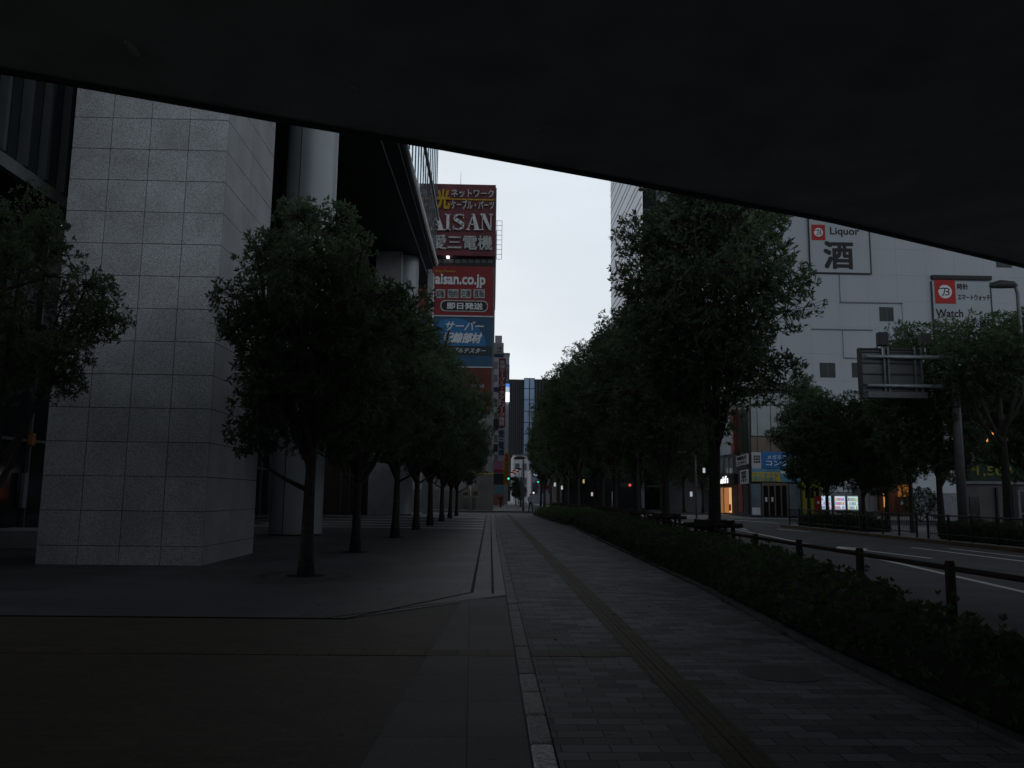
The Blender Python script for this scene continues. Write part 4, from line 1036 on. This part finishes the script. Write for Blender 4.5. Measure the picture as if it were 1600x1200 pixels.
# traffic signals
def signal(u, v, Y, label, lit):
    p = D(u, v, Y); o = empty('traffic_light', (p.x+1.2, Y, 0), label, 'traffic light', 'traffic lights over the far junction')
    MB().tube([(0, 0, 0), (0, 0, p.z+.25)], [.11, .09], 10).build('pole', M_grey, o, smooth=True)
    MB().tube([(0, 0, p.z+.1), (-.7, 0, p.z+.1)], .05, 8).build('arm', M_grey, o)
    h = MB().box(-1.95, -.7, -.12, .1, p.z-.25, p.z+.25).build('housing', M_steel, o, bevel=.04)
    for k in range(3):
        x = -1.75+k*.42; g = (k == 0 and lit == 'green') or (k == 2 and lit == 'red')
        c = (.1, 1.0, .65) if lit == 'green' else (1, .06, .03)
        MB().tube([(x, -.13, p.z), (x, -.14, p.z)], [.16 if g else .14]*2, 14).build('lens', mat('lens_%s' % lit, (.1, .6, .4), .4, emit=c, es=.55) if g else M_black, h)
signal(800.5, 748, 118, 'far green traffic light left of the dark lamp pole', 'green')
signal(847, 753, 112, 'green traffic light at the left side of the first right row trunks', 'green')
signal(980, 758, 96, 'small red traffic light glowing between the right row trunks', 'red')

# ================================================================== AISAN BUILDING
AY = 105.0
AF = Fr((-14, AY), (.4, AY))
xr = AF.uv(774.5, 400)[0]
xbr = -14+xr
ab = empty('sign_covered_building', (-7, AY, 0), 'tall building covered with red and blue sign boards at the plaza end', 'building')
def ap(u0, v0, u1, v1, m, name, y0=-.3, y1=-.02, par=None):
    mb = MB(); bpx(mb, AF, u0, v0, u1, v1, y0, y1); o = mb.build(name, m, par or ab)
    if par is None: o.location = -ab.location
    return o
ztop = AF.uv(720, 291)[1]
o = MB().box(-16, xbr, AY, AY+22, 0, ztop-.1).build('wall', mat('aisan_wall', (.16, .165, .165), .8, .2, .3, streak=True), ab); o.location = -ab.location
M_redb = mat('old_red_board', (.16, .048, .056), .65, .28, .8, streak=True)
M_redn = mat('red_board', (.22, .022, .025), .55, .08, .6)
M_blub = mat('blue_board', (.03, .085, .16), .55, .1, .6)
M_txt = mat('letter_grey_white', (.42, .44, .44), .6, .2, 2)
M_txtw = mat('letter_white', (.66, .68, .70), .6, .1, 2)
M_gold = mat('letter_gold', (.46, .27, .02), .5, .15, 2)
b1 = ap(638, 291.5, 774, 402, M_redb, 'sign_board', -.9)
def at(b, body, u0, v0, u1, v1, m=M_txt, out=.92, **k): 
    k.setdefault('thick', .25); return tpx(AF, body, u0, v0, u1, v1, m, b, out=out, **k)
at(b1, 'ネットワーク', 706, 301, 771.5, 313, bold=.03)
at(b1, 'ケーブル・パーツ', 705.5, 318, 771.5, 331, bold=.03)
at(b1, '光', 683, 301.5, 703, 330, M_gold, bold=.05)
mb = MB(); bpx(mb, AF, 655, 314.5, 772, 316.6, -1.05, -.905); mb.build('stripe', M_gold, b1)
at(b1, 'ーセン', 652, 301, 680, 313, bold=.03)
at(b1, 'ト・ル', 656, 318, 680, 331, bold=.03)
at(b1, '愛三電機', 676.5, 372, 769, 393.5, bold=.022)
# serif AISAN from polygons (x 0..1, y 0..1)
def poly_letters(fr, polys, u0, v0, u1, v1, out, thick, m, par):
    a, b, c, d = fr.rect(u0, v0, u1, v1); mb = MB()
    for P in polys:
        n = len(P); P3 = [(a+x*(b-a), c+y*(d-c)) for x, y in P]
        ar = sum(P3[i][0]*P3[(i+1) % n][1]-P3[(i+1) % n][0]*P3[i][1] for i in range(n))
        if ar < 0: P3 = P3[::-1]
        vs = [fr.M @ Vector((x, -out-thick, z)) for x, z in P3]+[fr.M @ Vector((x, -out, z)) for x, z in P3]
        mb.add(vs, [tuple(range(n)), tuple(range(2*n-1, n-1, -1))]+[(i, n+i, n+(i+1) % n, (i+1) % n) for i in range(n)])
    return mb.build('lettering', m, par)
LA = [[(.02, 0), (.02, .05), (.30, .05), (.30, 0)], [(.12, .05), (.46, .95), (.52, .95), (.20, .05)], [(.40, 1), (.58, 1), (.92, .05), (.62, .05)], [(.54, .05), (.54, 0), (1, 0), (1, .05)], [(.25, .32), (.27, .38), (.66, .38), (.68, .32)]]
LI = [[(.3, 0), (.3, 1), (.7, 1), (.7, 0)], [(.1, 0), (.1, .05), (.9, .05), (.9, 0)], [(.1, .95), (.1, 1), (.9, 1), (.9, .95)]]
LN = [[(0, 0), (0, .05), (.28, .05), (.28, 0)], [(.12, .05), (.12, .95), (.18, .95), (.18, .05)], [(0, 1), (.34, 1), (.92, 0), (.72, 0), (.0, .95)], [(.80, .08), (.80, 1), (.88, 1), (.88, 0)], [(.68, .95), (.68, 1), (1, 1), (1, .95)]]
def s_curve():
    pts = [(.86, .80), (.78, .93), (.5, .97), (.22, .86), (.22, .68), (.5, .54), (.80, .38), (.80, .16), (.5, .03), (.2, .08), (.12, .24)]
    wd = [.04, .06, .08, .12, .18, .24, .20, .13, .09, .06, .04]
    out_ = []
    for i in range(len(pts)-1):
        p, q = Vector(pts[i]), Vector(pts[i+1]); d = (q-p).normalized(); n1 = Vector((-d.y, d.x))
        w1, w2 = wd[i]/2, wd[i+1]/2; e_ = d*.03
        out_.append([tuple(p-e_+n1*w1), tuple(q+e_+n1*w2), tuple(q+e_-n1*w2), tuple(p-e_-n1*w1)])
    out_.append([(.86, .72), (.86, .98), (.82, .98), (.80, .76)]); out_.append([(.1, .3), (.1, .02), (.14, .02), (.17, .28)])
    return out_
for Lt, (u0, u1) in ((LA, (671, 696)), (LI, (695, 706)), (s_curve(), (706.5, 728)), (LA, (728, 751)), (LN, (751, 770))):
    poly_letters(AF, Lt, u0, 339, u1, 364, .92, .35, M_txtw, b1)
poly_letters(AF, LA, 648, 339, 672, 364, .92, .35, M_txtw, b1)
# parapet railing, antenna
mb = MB(); za_ = ztop
zr_ = AF.uv(720, 287.3)[1]
for u in np.linspace(640, 771, 12):
    x = AF.uv(u, 289)[0]-14; mb.tube([(x, AY+.3, za_-.1), (x, AY+.3, zr_)], .035, 4)
mb.tube([(-13, AY+.3, zr_), (xbr-.3, AY+.3, zr_)], .035, 4)
o = mb.build('roof_railing', M_pipe, ab); o.location = -ab.location
x = AF.uv(719, 280)[0]-14; o = MB().tube([(x, AY+2, za_-.1), (x, AY+2, AF.uv(719, 267)[1]+.6)], [.04, .02], 5).build('antenna', M_grey, ab); o.location = -ab.location
# window strip
ap(640, 403, 773.5, 416.5, M_black, 'window_strip', -.1)
for k in range(12): u0 = 651+k*10.1; ap(u0, 405.5, u0+7.6, 411.5, mat('strip_pane', (.07, .075, .07), .4, .4, .6), 'window', -.16, -.101)
ap(698, 402.8, 702.5, 405, mat('small_lamp', (.9, .9, .9), .4, emit=(1, 1, 1), es=1.2), 'lamp', -.9, -.2)
b2 = ap(630, 417.5, 770.5, 494, M_redn, 'sign_board', -.6)
at(b2, 'aisan.co.jp', 681, 431, 758, 451, M_txtw, out=.62, bold=.035, thick=.06)
at(b2, 'http://www', 681, 423.5, 712, 429, M_gold, out=.62, bold=.01, thick=.06)
for body, u0, u1 in (('卸販', 681.5, 696), ('特約', 700, 716.5), ('在庫', 720, 736.5), ('直販', 740, 757.5)):
    pn = MB(); bpx(pn, AF, u0, 454, u1, 467.5, -.66, -.605); po = pn.build('panel', M_txt, b2)
    at(po, body, u0+1, 455.2, u1-1, 466.3, M_ink, out=.665, bold=.0, thick=.04)
pa, pb, pc, pd = AF.rect(690, 472.5, 761, 487)
pm = MB(); n = 10; r = (pd-pc)/2; zc = (pc+pd)/2
pp_ = [(pb-r+r*math.cos(R(-90+180*k/n)), zc+r*math.sin(R(-90+180*k/n))) for k in range(n+1)]+[(pa+r+r*math.cos(R(90+180*k/n)), zc+r*math.sin(R(90+180*k/n))) for k in range(n+1)]
def plate(fr, pts2, out, thick, m, par, name='panel'):
    n = len(pts2); vs = [fr.M @ Vector((x, -out-thick, z)) for x, z in pts2]+[fr.M @ Vector((x, -out, z)) for x, z in pts2]
    return MB().add(vs, [tuple(range(n)), tuple(range(2*n-1, n-1, -1))]+[(i, n+i, n+(i+1) % n, (i+1) % n) for i in range(n)]).build(name, m, par)
plate(AF, [(x+(.12 if x > (pa+pb)/2 else -.12), z+(.12 if z > zc else -.12)) for x, z in pp_], .602, .03, M_txt, b2)
pl_ = plate(AF, pp_, .635, .03, M_ink, b2)
at(pl_, '即日発送', 699, 475, 754, 485, M_txtw, out=.67, bold=.035, thick=.05)
ap(630, 494.3, 771.5, 496.3, M_pipe, 'board_rail', -.7)
b3 = ap(630, 497, 769.5, 573, M_blub, 'sign_board', -.6)
pts2 = []
ca, cb2, cc, cd = AF.rect(660, 499, 760, 541.5)
cxm = (ca+cb2)/2
pts2 = [(cxm+(cb2-ca)/2*math.cos(R(180*k/20)), cc+(cd-cc)*math.sin(R(180*k/20))) for k in range(21)]
plate(AF, pts2, .602, .03, mat('bright_blue', (.03, .16, .36), .5, .05, 1), b3)
at(b3, 'サーバー', 697, 504, 756, 518, M_txtw, out=.64, bold=.02, shear=.3, thick=.05)
at(b3, '配線部材', 693, 521.5, 753, 537, M_txtw, out=.64, bold=.04, shear=.3, thick=.05)
mb = MB(); bpx(mb, AF, 632, 542, 768, 556, -.64, -.602); pb3 = mb.build('panel', mat('board_dark', (.03, .045, .05), .6), b3)
at(pb3, 'ケーブルテスター', 690, 545, 759, 552.5, M_txtw, out=.645, bold=.01, shear=.3, thick=.05)
ap(630, 573.3, 769.5, 575.2, M_pipe, 'board_rail', -.7)
b4 = ap(630, 575.8, 767.5, 640, mat('brown_red_board', (.115, .03, .02), .6, .15, .5), 'sign_board', -.6)
at(b4, '15,000点', 736, 601, 757, 607, M_txt, out=.62, bold=.01, thick=.05)
# lattice ladder at the side
mb = MB(); xs0 = D(776.5, 350, AY+4).x; xs1 = D(784.5, 350, AY+4).x; zl0 = D(780, 405, AY+4).z; zl1 = D(780, 345, AY+4).z
for x in (xs0, xs1): mb.tube([(x, AY+4, zl0), (x, AY+4, zl1)], .03, 4)
for k in range(9): z = zl0+(zl1-zl0)*k/8; mb.tube([(xbr, AY+4, z), (xs1, AY+4, z)], .03, 4)
o = mb.build('side_frame', M_grey, ab); o.location = -ab.location
o = MB().box(xbr+.01, xs0-.05, AY+1, AY+9, zl0-6, zl0+3).build('duct', M_grey, ab); o.location = -ab.location

# ---- concrete block, low wall, notice boards at plaza end
q0 = D(742, 790, 86).x; q1 = D(770.5, 790, 86).x; zc_ = D(756, 739, 86).z
cb_ = empty('concrete_block_house', ((q0+q1)/2, 86, 0), 'grey concrete block with a thin yellow coping at the end of the plaza', 'small building')
w = (q1-q0)/2
MB().box(-w, w, 0, 6, 0, zc_-.12).build('wall', mat('block_conc', (.15, .145, .135), .85, .2, .6, .2, 20), cb_)
MB().box(-w-.03, w+.03, -.04, 6, zc_-.12, zc_).build('coping', M_yellow, cb_)
lw = empty('boundary_wall', (q0-4.3, 88, 0), 'low grey wall behind the notice boards, left of the concrete block', 'wall')
MB().box(-4.3, 4.25, 0, .4, 0, 2.0).build('wall_face', mat('block_conc', (.15, .145, .135)), lw)
MB().box(-4.35, 4.25, -.05, .45, 2.0, 2.1).build('coping', M_grey, lw)
lw['label'] = 'low grey wall behind the notice boards, left of the concrete block'
for i, (u0, u1) in enumerate(((721, 733), (736.8, 748))):
    p0 = D(u0, 770, 84.5); p1_ = D(u1, 770, 84.5); w = (p1_.x-p0.x)/2; zz0 = D(u0, 778, 84.5).z; zz1 = D(u0, 760, 84.5).z
    nb = empty('notice_board', ((p0.x+p1_.x)/2, 84.5, 0), ['left notice board with beige poster before the low wall', 'right notice board with dark pictures before the concrete block'][i], 'notice board', 'notice boards at the plaza end')
    MB().box(-w, w, 0, .06, zz0, zz1).build('board', mat('poster_beige', (.20, .18, .14), .7, .3, 2), nb)
    MB().box(-w*.7, w*.7, -.02, -.001, zz0+.25, (zz0+zz1)/2+.1*i).build('poster', mat('poster_dark', (.07, .065, .055), .7, .4, 4), nb)
    for s in (-1, 1): MB().box(s*w*.85-.03, s*w*.85+.03, .06, .12, 0, zz1).build('leg', M_grey, nb)
p = G(735, 802); ps = empty('sign_post', (p.x, p.y, 0), 'thin grey pole with a small square plate near the plaza notice boards', 'sign post')
zp = D(735, 748, p.y).z
MB().tube([(0, 0, 0), (0, 0, zp+.3)], .05, 8).build('pole', M_pipe, ps, smooth=True)
MB().box(-.1, .75, -.03, .03, zp-.45, zp+.25).build('plate', mat('plate_white', (.3, .3, .3), .6, .3, 5), ps)

# ================================================================== FAR STREET BUILDINGS
def simple_building(name, label, u0, u1, vt, Y, depth, m, wins=None, roofm=None):
    p0 = D(u0, vt, Y); p1_ = D(u1, vt, Y)
    o = empty(name, ((p0.x+p1_.x)/2, Y, 0), label, 'building', None); w = (p1_.x-p0.x)/2
    MB().box(-w, w, 0, depth, 0, p0.z).build('wall', m, o)
    MB().box(-w-.1, w+.1, -.1, depth, p0.z, p0.z+.3).build('roof_edge', roofm or M_grey, o)
    return o, w, p0.z
def facade(o, w, h, nx, nz, m, fw=.65, fh=.5, z0=3.5, y=-.06):
    for i in range(nx):
        for j in range(nz):
            cx = -w+(i+.5)*2*w/nx; cz = z0+(j+.5)*(h-z0-1)/nz; a = w/nx*fw; b = (h-z0-1)/nz*fh/2
            MB().box(cx-a, cx+a, y, -.002, cz-b, cz+b).build('window', m, o)
M_pale = mat('pale_render', (.50, .50, .53), .8, .12, .4, streak=True)
M_fgl = mat('far_glass', (.10, .12, .14), .2, .3, .3, spec=.6)
# pale building right behind sign building
b, w, h = simple_building('mixed_use_building', 'pale narrow building with stacked signs just right of the sign covered building', 760, 786.5, 553, 132, 18, M_pale)
BF = Fr((D(768, 600, 131.9).x, 131.9), (20, 131.9))
def fp_(fr, par, u0, v0, u1, v1, m, name, y0=-.3, y1=-.01):
    mb = MB(); bpx(mb, fr, u0, v0, u1, v1, y0, y1); o = mb.build(name, m, par); o.location = -par.location; return o
def ft_(fr, par, body, u0, v0, u1, v1, m, out=.32, **k):
    o = tpx(fr, body, u0, v0, u1, v1, m, par, out=out, thick=.04, **k); return o
fp_(BF, b, 772, 536, 787, 553, mat('sign_pinkish', (.34, .32, .31), .6, .1), 'penthouse', -.2, 4)
o = ft_(BF, b, 'ゴ', 777, 542, 783, 551, M_ink); o.location = -b.location
fp_(BF, b, 773.5, 524, 784.5, 535.5, M_pale, 'roof_tank', .2, 3)
M_bl2 = mat('navy_sign', (.02, .04, .12), .5)
for (v0, v1, m) in ((554, 557.5, M_bl2), (605, 612, M_bl2), (655, 672, M_black), (694, 706, M_black), (720, 733, mat('pink_sign', (.32, .12, .22), .6)), (733.5, 738, mat('crimson_sign', (.28, .03, .05), .6)), (740, 757, M_black), (758, 772, mat('teal_panel', (.10, .20, .25), .5))):
    fp_(BF, b, 771, v0, 787, v1, m, 'sign_board', -.25)
for v in (565, 585, 625, 645, 680, 710): fp_(BF, b, 772, v, 777.5, v+11, M_fgl, 'window', -.1)
s_ = fp_(BF, b, 768, 773, 787, 793, mat('shop_salmon', (.28, .10, .07), .7, .2), 'shop_front', -.4)
# vertical red sign
vs = empty('vertical_sign', (D(784, 700, 123).x, 123, 0), 'long red vertical banner sign with white characters projecting over the far pavement', 'sign', 'vertical signs on the far street')
VF = Fr((D(770, 600, 123).x, 123), (20, 123))
vb = fp_(VF, vs, 779, 560, 790, 667, mat('deep_red', (.17, .018, .02), .6, .08), 'board', -.02, .5)
a_, b_, c_, d_ = VF.rect(780.3, 562.5, 788.7, 665)
text(VF, '各種ケーブル・ネットワーク機器', a_, b_, c_, d_, M_txt, vb, out=.03, bold=.02, vertical=True, thick=.03)
vs2 = empty('vertical_sign', (D(784, 700, 122.8).x, 123.6, 0), 'pale vertical sign with dark blue characters directly below the long red banner', 'sign', 'vertical signs on the far street')
vb2 = fp_(VF, vs2, 778, 669, 789, 718, mat('pale_blue_board', (.26, .28, .33), .6, .06), 'board', -.02, .5)
a_, b_, c_, d_ = VF.rect(779.3, 672, 787.7, 712)
text(VF, '愛三電機', a_, b_, c_, d_, mat('navy_ink', (.02, .025, .09), .6), vb2, out=.03, bold=.045, vertical=True, thick=.03)
for o_ in (vb.children[0], vb2.children[0]): pass
vs3 = empty('vertical_sign', (D(792, 700, 140).x, 140, 0), 'yellow vertical sign with red characters low beside the green traffic light', 'sign', 'vertical signs on the far street')
YF = Fr((D(780, 600, 140).x, 140), (20, 140))
yb = fp_(YF, vs3, 787.5, 707.5, 795, 757, mat('amber_board', (.42, .22, .01), .6, .1), 'board', -.02, .5)
a_, b_, c_, d_ = YF.rect(788.3, 724, 794.2, 756)
text(YF, '電子部品専門', a_, b_, c_, d_, mat('dark_orange_ink', (.25, .08, .005), .6), yb, out=.03, bold=.02, vertical=True, thick=.03)
a_, b_, c_, d_ = YF.rect(788.3, 708.5, 794.2, 722); text(YF, '免税', a_, b_, c_, d_, M_red, yb, out=.03, bold=.045, vertical=True, thick=.03)
# second pale building w/ lit sign
b, w, h = simple_building('mixed_use_building', 'slim grey building with a bright lit white sign left of the black tower', 785, 796, 554, 150, 20, mat('grey_render', (.36, .37, .40), .8, .1))
CF = Fr((D(780, 600, 149.9).x, 149.9), (20, 149.9))
fp_(CF, b, 789.5, 570, 796, 598, mat('slate_blue_sign', (.06, .09, .15), .6), 'sign_board')
fp_(CF, b, 789.5, 600, 796, 604.5, mat('lit_blue', (.1, .3, .8), .5, emit=(.1, .3, .9), es=.5), 'sign_board')
fp_(CF, b, 789.5, 605, 796, 613, mat('lit_pale', (.5, .6, .7), .5, emit=(.5, .6, .75), es=.5), 'sign_board')
fp_(CF, b, 789.5, 613.5, 796, 628, mat('lit_white2', (.9, .9, .9), .5, emit=(.95, .98, 1), es=1.0), 'sign_board')
a_, b_, c_, d_ = CF.rect(790.5, 572, 795.2, 597); o = text(CF, 'メディア館', a_, b_, c_, d_, M_txt, b, out=.33, vertical=True, thick=.03); o.location = -b.location
# black ribbed tower + glass tower + dark tower
b, w, h = simple_building('ribbed_tower', 'black ribbed tower block at the end of the street, left of the glass one', 790, 819, 594, 262, 30, M_black, roofm=M_steel)
for k in range(9): x = -w+(k+.5)*2*w/9; MB().box(x-.18, x+.18, -.5, -.002, 3, h).build('rib', mat('rib_grey', (.05, .055, .06), .5), b)
b, w, h = simple_building('glass_tower', 'pale blue glass tower between two dark ribbed tower faces', 819.5, 835.5, 592, 258, 30, mat('sky_glass', (.20, .30, .44), .1, .15, .1, spec=.9, metal=.4), roofm=M_grey)
for k in range(1, 2): MB().box(-.15, .15, -.2, -.002, 0, h).build('mullion', M_steel, b)
for k in range(9): MB().box(-w, w, -.15, -.002, h-3.2-k*3.6, h-3.0-k*3.6).build('transom', M_steel, b)
b, w, h = simple_building('ribbed_tower', 'dark ribbed tower block right of the blue glass tower, half behind trees', 836, 905, 594, 256, 30, M_black, roofm=M_steel)
for k in range(14): x = -w+(k+.5)*2*w/14; MB().box(x-.18, x+.18, -.5, -.002, 3, h).build('rib', MATS['rib_grey'], b)
# white block
b, w, h = simple_building('low_block', 'low white block with pale blank end wall below the black tower', 803, 836, 712, 205, 26, M_pale)
facade(b, w, h, 3, 2, M_fgl)
MB().box(-w-.08, -w-.01, 0, 26, 0, h).build('end_wall', MATS['grey_render'], b)
b, w, h = simple_building('low_block', 'distant grey shop building glimpsed above the crossing right of the walking person', 830, 880, 738, 170, 15, mat('grey_render', (.3, .3, .3)))
facade(b, w, h, 4, 1, M_fgl, z0=1)
FF = Fr((b.location.x-w, 169.9), (b.location.x+w, 169.9))
fp_(FF, b, 834, 741, 841, 743.5, mat('lit_blue_white', (.6, .7, 1), .5, emit=(.6, .7, 1), es=.9), 'sign_board')
fp_(FF, b, 845, 758, 862, 764, mat('shop_red', (.2, .02, .015)), 'sign_board')
# buildings behind right row
b, w, h = simple_building('office_block', 'dark office block mostly hidden behind the right tree row beyond the crossing', 880, 1090, 640, 125, 25, mat('dark_render', (.06, .062, .065), .7, .2, .3))
facade(b, w, h, 8, 3, M_fgl)
for j, (u, v, c) in enumerate(((878, 762, (1, .95, .9)), (912, 752, (.9, .75, .2)), (867, 757, (.9, .95, 1)), (925, 772, (1, .9, .8)), (1100, 735, (.9, .95, 1)), (1080, 772, (.7, .8, .9)))):
    p = D(u, v, 110 if u < 1000 else 86); l = empty('shop_lamp', p, ['tiny warm white lamp between two far right row trunks, low', 'tiny yellow lamp between the right row trunks', 'tiny white lamp beside the first green traffic light trunk', 'tiny pale lamp lowest between the right row trunks', 'tiny white lamp left of the restaurant sign behind the nearest trunk', 'tiny bluish lamp below the long arm street lamp'][j], 'lamp', 'tiny shop lamps beyond the crossing')
    MB().box(-.12, .12, -.03, .03, -.25, .25).build('diffuser', mat('tiny%d' % j, c, .5, emit=c, es=.28), l)
    MB().box(-.14, .14, .031, .08, -.27, .27).build('backplate', M_black, l)
# orange lamps row far left street
for j, (u, v) in enumerate(((801, 739.5), (805.5, 736.5), (809, 733.5))):
    Y = 150-12*j; p = D(u, v, Y); top = p.z
    o = street_lamp(p.x+.6, Y, top+.05, .3, '%s of three small lamps with pinkish glow over the far pavement' % ['farthest', 'middle', 'nearest'][j], .05, group='far pavement lamps')
    MB().box(-1.0, -.5, -.1, .1, top-.12, top-.06).build('lamp_lens', mat('pink_glow', (1, .6, .5), .5, emit=(1, .45, .35), es=.5), o)

# striped office tower at the right
tx = 22.0
far = DX(954.5, 400, tx).y; nearY = DX(1003.5, 400, tx).y
tw = empty('striped_tower', (tx+8, nearY, 0), 'tall pale tower with thin dark floor lines rising behind the right trees', 'tower')
H_ = 78
MB().box(-8, 12, .1, far-nearY, 0, H_).build('wall', mat('tower_panel', (.62, .66, .74), .5, .04, .1), tw)
mb = MB(); z = 6.0
while z < H_-1:
    mb.box(-8.04, -8.005, .1, far-nearY-.02, z, z+.16); mb.box(-8.04, -8.005, .1, far-nearY-.02, z+1.15, z+1.31); z += 3.25
mb.build('floor_line', M_steel, tw)
MB().box(-8, 14, -.6, .09, 0, H_).build('end_face', M_dkglass, tw)
mb = MB()
for k in range(22): mb.box(-7.9, 13.9, -.66, -.61, 3+k*3.4, 3.3+k*3.4)
mb.build('end_floor_line', M_grey, tw)

# fallen leaves on the paving
rs_ = np.random.RandomState(9); nl = 260
PL = np.stack([rs_.uniform(-6, 3.4, nl), 4.5+rs_.rand(nl)**1.3*30, np.full(nl, .018)], 1)
me = leaves_mesh('fallen_leaves', PL, np.tile([0, 0, .1], (nl, 1)), .075, mat('dry_leaf', (.13, .09, .05), .8, .4, 3), 1, rs_, spread=.1)
co = np.zeros(len(me.vertices)*3, np.float32); me.vertices.foreach_get('co', co); co = co.reshape(-1, 3); co[:, 2] = .016+np.abs(co[:, 2]-.018)*.25; me.vertices.foreach_set('co', co.ravel())
o = bpy.data.objects.new('fallen_leaves', me); COL.objects.link(o); tag(o, 'few small dry leaves scattered over the pavement and plaza', 'leaves', kind='stuff')

# ================================================================== PEOPLE
def skin_mesh(name, joints, edges, m, parent, sub=2):
    me = bpy.data.meshes.new(name); me.from_pydata([j[0] for j in joints], edges, []); me.update()
    o = bpy.data.objects.new(name, me); COL.objects.link(o)
    s = o.modifiers.new('s', 'SKIN'); s.use_smooth_shade = True
    for i, j in enumerate(joints):
        r = j[1]; r = r if isinstance(r, tuple) else (r, r); me.skin_vertices[0].data[i].radius = r
        me.skin_vertices[0].data[i].use_root = (i == 0)
    if sub: b = o.modifiers.new('b', 'SUBSURF'); b.levels = sub; b.render_levels = sub
    bpy.context.view_layer.update()
    nm = bpy.data.meshes.new_from_object(o.evaluated_get(bpy.context.evaluated_depsgraph_get()))
    bpy.data.objects.remove(o); nm.materials.clear(); nm.materials.append(m)
    for p in nm.polygons: p.use_smooth = True
    r = bpy.data.objects.new(name, nm); COL.objects.link(r); r.parent = parent; return r
M_skin = mat('skin', (.36, .22, .16), .6, .05); M_hair = mat('hair', (.015, .012, .01), .6)
def person(x, y, rz, label, top, trousers, stride, H=1.7, arm=.2):
    o = empty('person', (x, y, 0), label, 'person', None, rz); o.scale = (H/1.7,)*3
    s = stride
    # faces -Y locally; legs stride along y
    def leg(sx, f):   # f>0 forward (-y)
        hip = (sx*.085, 0, .90); knee = (sx*.09, -.22*f-.04, .49+.02*abs(f)); ank = (sx*.09, -.34*f+(.0 if f > 0 else .06), .085+(0 if f >= 0 else .07*abs(f))); toe = (ank[0]+sx*.015, ank[1]-.15, ank[2]-.05)
        return hip, knee, ank, toe
    def armj(sx, f):
        sh = (sx*.175, 0, 1.40); el = (sx*.215, -.10*f+.03, 1.13); wr = (sx*.21, -.26*f-.05, .90+.02*abs(f)); return sh, el, wr
    J = [((0, 0, .93), (.13, .10)), ((0, 0, 1.10), (.115, .085)), ((0, -.005, 1.30), (.145, .10)), ((0, 0, 1.42), (.10, .075)), ((0, 0, 1.48), .05), ((0, -.01, 1.55), .062), ((0, -.012, 1.62), (.078, .092)), ((0, -.005, 1.67), (.06, .07))]
    Ed = [(i, i+1) for i in range(7)]
    for sx, f in ((-1, s), (1, -s)):
        h, k, a, t_ = leg(sx, f); b0 = len(J); J += [(h, .085), (k, .052), (a, .036), (t_, .03)]; Ed += [(0, b0), (b0, b0+1), (b0+1, b0+2), (b0+2, b0+3)]
        sh, el, wr = armj(sx, -f*(arm/.2)); b0 = len(J); pm_ = (wr[0], wr[1]-.015, wr[2]-.07)
        J += [(sh, .055), (el, .038), (wr, .025), (pm_, (.030, .018))]; Ed += [(3, b0), (b0, b0+1), (b0+1, b0+2), (b0+2, b0+3)]
        for q, (dy, ln) in enumerate(((-.028, .07), (-.010, .08), (.010, .075), (.027, .058))):
            c = len(J); J += [((pm_[0], pm_[1]+dy, pm_[2]-ln*.55), .008), ((pm_[0]-sx*.012, pm_[1]+dy-.008, pm_[2]-ln), .0065)]; Ed += [(b0+3, c), (c, c+1)]
        c = len(J); J += [((pm_[0]-sx*.01, pm_[1]-.042, pm_[2]+.012), .009), ((pm_[0]-sx*.015, pm_[1]-.055, pm_[2]-.025), .008)]; Ed += [(b0+3, c), (c, c+1)]
    body = skin_mesh('body', J, Ed, M_skin, o)
    # face details in same head region
    MB().tube([(0, -.098, 1.605), (0, -.122, 1.575)], [.010, .016], 6).build('nose', M_skin, body)
    for sx in (-1, 1): MB().tube([(sx*.079, .0, 1.61), (sx*.079, .0, 1.57)], [.02, .014], 6).build('ear', M_skin, body)
    hj = [((0, .02, 1.60), (.083, .088)), ((0, .01, 1.66), (.080, .090)), ((0, 0, 1.70), (.055, .06))]
    skin_mesh('hair', [((0, .035, 1.56), (.07, .06))]+hj, [(0, 1), (1, 2), (2, 3)], M_hair, o)
    tj = [((0, 0, .90), (.15, .115)), ((0, 0, 1.10), (.14, .105)), ((0, -.005, 1.30), (.165, .118)), ((0, 0, 1.42), (.12, .09))]; te = [(0, 1), (1, 2), (2, 3)]
    for sx, f in ((-1, s), (1, -s)):
        sh, el, wr = armj(sx, -f*(arm/.2)); b0 = len(tj); tj += [(sh, .07), (el, .052), ((wr[0], wr[1], wr[2]+.03), .038)]; te += [(3, b0), (b0, b0+1), (b0+1, b0+2)]
    skin_mesh('jacket', tj, te, top, o)
    pj = [((0, 0, .93), (.14, .108))]; pe = []
    for sx, f in ((-1, s), (1, -s)):
        h, k, a, t_ = leg(sx, f); b0 = len(pj); pj += [(h, .098), (k, .066), (a, .052)]; pe += [(0, b0), (b0, b0+1), (b0+1, b0+2)]
    skin_mesh('trousers', pj, pe, trousers, o)
    for sx, f in ((-1, s), (1, -s)):
        h, k, a, t_ = leg(sx, f); skin_mesh('shoe', [((a[0], a[1]+.04, a[2]-.035), .042), ((a[0], a[1]-.05, a[2]-.04), .042), (t_, .036)], [(0, 1), (1, 2)], M_black, o, 1)
    return o
pA = G(829, 803)
person(pA.x, pA.y, R(165), 'person in a light grey jacket and black trousers walking beside the pale post', mat('grey_jacket', (.34, .36, .38), .8), M_black, 1.0, 1.75)
pB = D(782, 794, 104)
person(pB.x, 104, R(20), 'person all in dark clothes standing on the far pavement below the signs', mat('dark_coat', (.02, .02, .024), .8), M_black, .25, 1.72)
